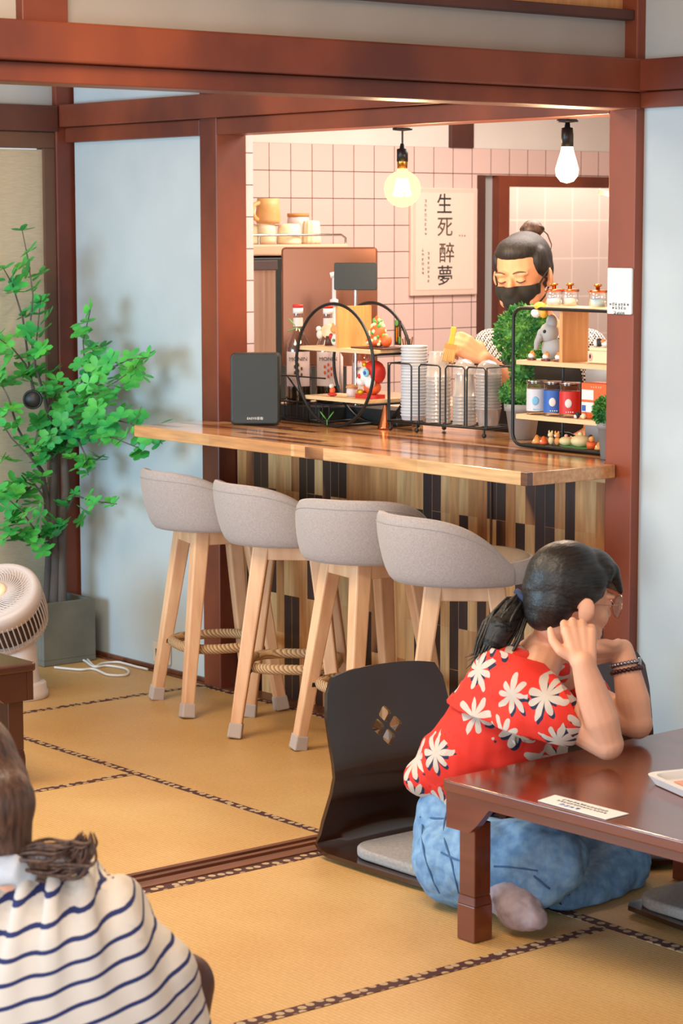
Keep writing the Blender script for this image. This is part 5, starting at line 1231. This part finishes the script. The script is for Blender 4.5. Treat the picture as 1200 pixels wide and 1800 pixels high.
for nm_, pix in (('side_seam', ((786, 1425), (780, 1450), (782, 1480), (792, 1510), (800, 1545), (806, 1570))), ('pocket_seam', ((742, 1450), (742, 1480), (748, 1510), (760, 1545), (772, 1570))), ('pocket_seam', ((775, 1498), (800, 1510), (830, 1518))), ('leg_seam', ((868, 1523), (895, 1524), (920, 1527), (945, 1531))), ('leg_seam', ((938, 1540), (965, 1562), (1000, 1572))), ('waist_seam', ((738, 1436), (760, 1438), (785, 1439), (812, 1438)))):
    P_ = on_cloth(jm, pix)
    if len(P_) > 1: obj(nm_, MB().tube(smooth_path(P_, 5), .0024, 6), 'denim_seam', je, world=True)
obj('sock', ground(blob(MB().chain([W(893, 1575, 5.07), ftN, W(938, 1614, 5.00)], [.046, .047, .030]).ell(W(925, 1590, 5.02), (.035, .035, .03)), .005, 5, wrinkle(.006, 26))), 'sock', wo, world=True)
obj('sock', blob(MB().chain([W(985, 1560, 5.36), W(1030, 1568, 5.42), W(1068, 1570, 5.46)], [.042, .038, .026]), .006, 4), 'sock', wo, world=True)
# bracelets on the far wrist
ax_ = (wrF-elF).normalized()
def band(c, r, tube, mt, name, n=26, beads=False):
    o1 = ax_.orthogonal().normalized(); o2 = ax_.cross(o1); pts = [c + (o1*math.cos(2*PI*k/n)+o2*math.sin(2*PI*k/n))*r for k in range(n)]
    mb = MB()
    if beads:
        for p in pts: mb.ell(p, tube, n=8)
    else: mb.tube(pts, tube, 8, closed=True)
    return obj(name, mb, mt, wo, world=True)
band(elF.lerp(wrF, .72), .0345, .0058, 'bead_dark', 'bead_bracelet', 22, True); w1 = band(elF.lerp(wrF, .81), .0320, .0055, 'watch_steel', 'wristwatch', 24, True)
obj('watch_case', MB().lathe([(.0001, 0), (.013, 0), (.013, .006), (.0001, .007)], elF.lerp(wrF, .83) + RH*.028 - AW*.008, 24, RH-AW*.3), 'watch_steel', w1, world=True)

# ---------------------------------------------------------------- the barista
ba = thing('person', 'woman behind the counter with a hair bun and black face mask', 'person', (-5.36, 5.14, 0))
hcb = W(918, 482, 7.34); Fb = (-AW*.86 - RH*.46).normalized(); Mb = axes(Fb, 13, 2); sb = 1.06
sk = MB(); head_pieces(sk, hcb, Mb, sb)
def hb_(x, y, z): return hcb + Mb @ (Vector((x, y, z))*sb)
nb = W(948, 580, 7.46); sk.chain([hb_(-.03, 0, -.06), hcb.lerp(nb, .6)+RH*.006, nb], [.052, .050, .058])
chb = nb + UP*-.22 + AW*.02; peb = Vector((chb.x, chb.y, .90)) + AW*.05
sk.cap(nb, chb, .07, .12); sk.cap(chb, peb, .12, .13); fb_ = -AW; sR = nb - RH*.155 + UP*-.06; sL = nb + RH*.155 + UP*-.06
sk.cap(nb, sR, .05, .055); sk.cap(nb, sL, .05, .055)
wrB = W(850, 632, 7.17); elB = W(905, 690, 7.28); sk.chain([sR, sR.lerp(elB, .5), elB], [.05, .045, .038]); sk.chain([elB, elB.lerp(wrB, .4), wrB], [.036, .038, .027])
elL = sL + UP*-.28 + AW*.02; wl = elL - AW*.16 - RH*.06 + UP*-.02; sk.chain([sL, elL], [.05, .038]); sk.chain([elL, wl], [.036, .027])
alB = (W(806, 600, 7.15)-wrB).normalized(); acB = (UP*.85 + AW*.2 - RH*.1); nB = (-AW*.8 + UP*.35 + RH*.2)
nB = (nB - alB*nB.dot(alB)).normalized(); acB = (acB - alB*acB.dot(alB)).normalized()
hand(sk, wrB, acB, alB, nB, [(45, 75, 50), (42, 72, 48), (36, 68, 45), (20, 55, 40)], [(.030, .040, -.010), (.058, .040, -.028), (.080, .026, -.036)], .98)
hand(sk, wl, RH, (wl-elL), UP, [(20, 20, 15)]*4, [(.03, -.03, -.01), (.055, -.045, -.012), (.075, -.05, -.015)], .95)
for q in (-1, 1): hp = peb + RH*q*.08; sk.chain([hp, hp + UP*-.42, hp + UP*-.80], [.095, .062, .045]); sk.cap(hp+UP*-.84+AW*.03, hp+UP*-.85-AW*.13, .04, .032)
obj('body', blob(sk, .0045, 4), 'skin_warm', ba, world=True)
# closed eyes and brows
for q in (-1, 1):
    ey = MB(); eb = MB(); ey.tube([hb_(.0925-.012*abs((k-2.5)/5)-.004*(k/5), q*(.017+.028*k/5), .000-.004*math.sin(PI*k/5)) for k in range(6)], .0019, 6)
    eb.tube([hb_(.0945-.014*(k/5)**2, q*(.013+.036*k/5), .024+.005*math.sin(PI*k/5)) for k in range(6)], .0024, 6)
    obj('eyelashes', ey, 'timber_dark', ba, world=True); obj('eyebrow', eb, 'timber_brown', ba, world=True)
mk_ = MB()
def me_(p, r): mk_.ell(hb_(*p), tuple(v*sb for v in r), Mb, 20)
me_((.028, 0, -.018), (.066, .066, .091)); me_((.040, 0, -.072), (.051, .053, .039)); me_((.068, 0, -.092), (.027, .027, .022)); me_((.080, 0, -.050), (.036, .036, .040))
for q in (-1, 1): me_((.058, q*.034, -.032), (.033, .031, .038))
mk_.cap(hb_(.088, 0, .002), hb_(.101, 0, -.032), .016*sb, .020*sb)
mm_ = blob(mk_, .004, 8); bmm = bmesh.new(); bmm.from_mesh(mm_)
for co_, no_ in ((hb_(.06, 0, -.017), Mb @ Vector((-.10, 0, 1))), (hb_(.020, 0, -.03), Mb @ Vector((-1, 0, .25)))):
    bmesh.ops.bisect_plane(bmm, geom=bmm.verts[:]+bmm.edges[:]+bmm.faces[:], plane_co=co_, plane_no=no_, clear_outer=True)
bmm.to_mesh(mm_); bmm.free()
mo = obj('face_mask', mm_, 'mask_black', ba, world=True)
for q in (-1, 1):
    obj('ear_loop', MB().tube([hb_(.045, q*.064, -.030), hb_(.015, q*.082, .005), hb_(-.015, q*.086, .014), hb_(-.020, q*.084, -.020), hb_(.020, q*.074, -.062), hb_(.040, q*.062, -.078)], .0028, 6), 'mask_black', mo, world=True)
hh_ = MB(); hh_.ell(hb_(-.026, 0, .036), tuple(v*sb for v in (.096, .082, .087)), Mb, 28); hh_.ell(hb_(-.065, 0, .005), tuple(v*sb for v in (.054, .072, .078)), Mb, 22); hh_.ell(hb_(.012, 0, .078), tuple(v*sb for v in (.068, .066, .042)), Mb, 24)
for q in (-1, 1): hh_.ell(hb_(.002, q*.066, .040), tuple(v*sb for v in (.040, .018, .044)), Mb, 16); hh_.ell(hb_(-.010, q*.074, .020), tuple(v*sb for v in (.022, .012, .032)), Mb, 14)
ha_ = obj('hair', blob(hh_, .0045, 8), 'hair_black_up', ba, world=True)
bc = W(935, 403, 7.40); kb = 7.4/F_PX; bn = MB(); bn.ell(bc, (19*kb, 19*kb, 17*kb), None, 20)
for k in range(5): a = 1.3*k; bn.tube([bc + (RH*math.cos(u)*(15+k)*kb + UP*math.sin(u)*(9+k)*kb*math.cos(a) + AW*math.sin(u)*15*kb*math.sin(a)) for u in [2*PI*j/20 for j in range(20)]], .006, 8, closed=True)
bu = obj('hair_bun', bn, 'hair_brown', ba, world=True)
obj('stray_lock', MB().tube([bc+RH*17*kb, W(962, 412, 7.4), W(969, 430, 7.4), W(967, 445, 7.4)], [.002, .0022, .0018, .0008], 6), 'hair_brown', bu, world=True)
mb = MB()
for k in range(7): mb.ell(W(919+k*4.2, 415-2.2*math.sin(PI*k/6)+k*.9, 7.31), .0048, n=8)
obj('bead_hairband', mb, 'gold', bu, world=True)
cl = MB(); cl.cap(nb+UP*-.05, chb, .085, .135, 20); cl.cap(chb, peb+UP*-.05, .135, .145, 20); cl.cap(nb+UP*-.05, sR, .06, .066); cl.cap(nb+UP*-.05, sL, .06, .066); cl.cap(sR, sR.lerp(elB, .62), .066, .055); cl.cap(sL, sL.lerp(elL, .62), .066, .055); cl.ell(nb+UP*-.018, (.075, .075, .03))
obj('gingham_shirt', blob(cl, .006, 4), 'gingham', ba, world=True)
ap = MB(); ap.cap(chb+UP*.05-AW*.02, peb+UP*-.25-AW*.01, .145, .155, 22); ap.cap(sR.lerp(elB, .3), sR.lerp(elB, .86), .060, .052)
obj('apron', blob(ap, .007, 4), 'apron_black', ba, world=True)
obj('trousers', blob(MB().cap(peb+RH*.08, peb+RH*.08+UP*-.78, .10, .06).cap(peb-RH*.08, peb-RH*.08+UP*-.78, .10, .06), .01, 3), 'dark_denim', ba, world=True)
# pastry brush in her hand
zb = 7.12; pb = thing('pastry_brush', 'yellow-handled pastry brush held up by the woman behind the counter', 'brush', W(795, 600, zb))
kz = zb/F_PX; ax2 = (W(800, 577, zb)-W(790, 632, zb)).normalized(); Mz = frame(W(791, 612, zb), ax2.cross(AW), ax2)
obj('handle', MB().prism([(-.009, .012), (.009, .012), (.008, .03), (.0065, .045), (.009, .058), (.007, .066), (-.007, .066), (-.009, .058), (-.0065, .045), (-.008, .03)], .008, Mz @ Matrix.Translation((0, 0, -.004))), 'yellow_paint', pb, .0015, world=True)
obj('ferrule', box(-.0185, .0185, -.002, .0125, -.006, .006), 'cork', pb)
bpy.data.objects['ferrule'].data.transform(root_m(pb).inverted() @ Mz)
mb = MB(); rr = random.Random(2)
for k in range(150):
    x_ = rr.uniform(-.017, .017); y_ = rr.uniform(-.005, .005); a_ = Mz @ Vector((x_, -.002, y_)); b2 = Mz @ Vector((x_*1.12, -.042+rr.uniform(-.003, .003), y_*1.3)); mb.tube([a_, b2], .0008, 4)
mb.box(-.017, .017, -.038, -.001, -.0045, .0045, Mz)
obj('bristles', mb, 'bristle', pb, world=True)

# ---------------------------------------------------------------- person in the striped top, seen from behind
fp = thing('person', 'person seen from behind at the lower left, in a navy-striped cream top with brown ponytail', 'person', (-2.95, 1.9, .01))
zf = 3.55; kf = zf/F_PX
hcf = W(-72, 1400, zf+.02); Mf = axes((-RH*.75 + AW*.65), 30, 0)
sk = MB(); head_pieces(sk, hcf, Mf, 1.0); nf = W(5, 1545, zf-.02); sk.chain([hcf + Mf @ Vector((-.03, 0, -.05)), nf], [.050, .048])
bF = W(95, 1730, zf); sk.cap(nf, W(60, 1660, zf), .045, .09); sk.cap(W(60, 1660, zf), W(60, 1900, zf), .09, .12)
shr = W(215, 1655, zf-.02); shl = W(-120, 1650, zf+.22); sk.cap(nf, shr, .035, .040); sk.cap(nf, shl, .035, .040)
er = W(300, 1880, zf-.03); wr_ = W(200, 1960, zf+.12); sk.chain([shr, er], [.042, .040]); sk.chain([er, wr_], [.04, .028]); hand(sk, wr_, UP, (wr_-er), -RH, [(25, 30, 20)]*4, [(.03, .03, -.01), (.055, .045, -.01), (.075, .05, -.01)])
el_ = shl + UP*-.2 + AW*.1; wl_ = el_ + AW*.18 + RH*.05; sk.chain([shl, el_], [.055, .042]); sk.chain([el_, wl_], [.04, .028]); hand(sk, wl_, RH, (wl_-el_), UP, [(25, 30, 20)]*4, [(.03, .03, -.01), (.055, .045, -.01), (.075, .05, -.01)])
pf = Vector((bF.x, bF.y, .13)); sk.ell(pf, (.17, .17, .12))
obj('body', ground(blob(sk, .006, 4)), 'skin', fp, world=True)
st = MB()
st.ell(W(90, 1815, zf), 1, frame((0, 0, 0), RH, UP).to_3x3() @ Matrix.Diagonal((.235, .255, .175)), 28)
st.cap(W(60, 1640, zf), W(110, 1700, zf), .105, .165, 22); st.cap(W(165, 1600, zf-.02), W(230, 1740, zf-.01), .062, .105, 20); st.cap(W(-60, 1650, zf+.12), W(-20, 1800, zf+.1), .11, .14, 20)
st.cap(W(15, 1585, zf), W(150, 1583, zf), .068, .055, 20); st.cap(Vector((pf.x, pf.y, .20)), Vector((pf.x, pf.y, .11)), .19, .19, 20)
st.cap(W(250, 1740, zf), W(285, 1850, zf), .085, .085, 20)
def gather(co, no):                         # folds gathered at the collar, running down the back
    q = co - bF; u = q.dot(RH); dz = max(0, min(1, (co.z-.30)/.25)); fan_ = u/(.25+(.62-co.z))
    return no*(.010*math.sin(fan_*44+1.3*noise.noise(co*5))*dz**1.2 + .004*noise.noise(co*9))
obj('striped_top', ground(blob(st, .0065, 5, gather)), 'striped_cloth', fp, world=True)
obj('collar', blob(MB().tube([W(x_, y_, zf+d_) for x_, y_, d_ in ((-45, 1565, .02), (-10, 1535, -.06), (25, 1528, -.075), (48, 1545, -.05))], .024, 12), .005, 4, wrinkle(.003, 20)), 'cup_white', fp, world=True)
hf = MB(); hf.ell(hcf + Mf @ Vector((-.022, 0, .038)), (.102, .088, .096), Mf, 26); hf.ell(hcf + Mf @ Vector((-.06, 0, -.005)), (.064, .078, .080), Mf, 22); tf = W(32, 1514, zf-.04)
hf.cap(hcf + Mf @ Vector((-.075, 0, -.04)), tf, .062, .022, 18); hf.cap(W(-20, 1450, zf), W(5, 1480, zf-.02), .052, .035, 16)
obj('hair', blob(hf, .006, 5), 'hair_brown', fp, world=True)
pt = MB(); pth = [tf, W(62, 1510, zf-.06), W(95, 1510, zf-.08), W(122, 1512, zf-.09), W(140, 1500, zf-.09), W(149, 1472, zf-.09)]
pt.chain(pth[:5], [.014, .019, .020, .015, .007], 14); rr = random.Random(9)
for k in range(70):
    off = Vector((rr.gauss(0, .009), rr.gauss(0, .009), rr.gauss(0, .009)))
    pt.tube(smooth_path([p + off*f_ for p, f_ in zip(pth, (.3, 1.3, 1.7, 1.6, 1.2, .6))], 4), [.0026*(1-(k_/20)**3)+.0004 for k_ in range(21)], 6)
obj('ponytail', pt, 'hair_brown', fp, world=True)
dh = (pth[1]-tf).normalized(); o1 = dh.orthogonal().normalized()
obj('hair_tie', MB().tube([tf + (o1*math.cos(a)+dh.cross(o1)*math.sin(a))*.021 for a in [2*PI*k/20 for k in range(20)]], .009, 8, closed=True), 'hair_tie_grey', fp, world=True)
kn = W(322, 1730, zf+.16); lg = MB().chain([Vector((pf.x, pf.y, .14))+RH*.10, kn], [.11, .052], 18); lg.chain([kn, Vector((kn.x-.02, kn.y+.05, .06))-RH*.10], [.050, .04], 16)
k2 = pf + AW*.42 - RH*.2; lg.chain([pf-RH*.08, k2, pf+AW*.35+RH*.02+UP*-.06], [.11, .075, .05], 18)
obj('trousers', ground(blob(lg, .008, 4)), 'timber_dark', fp, world=True)
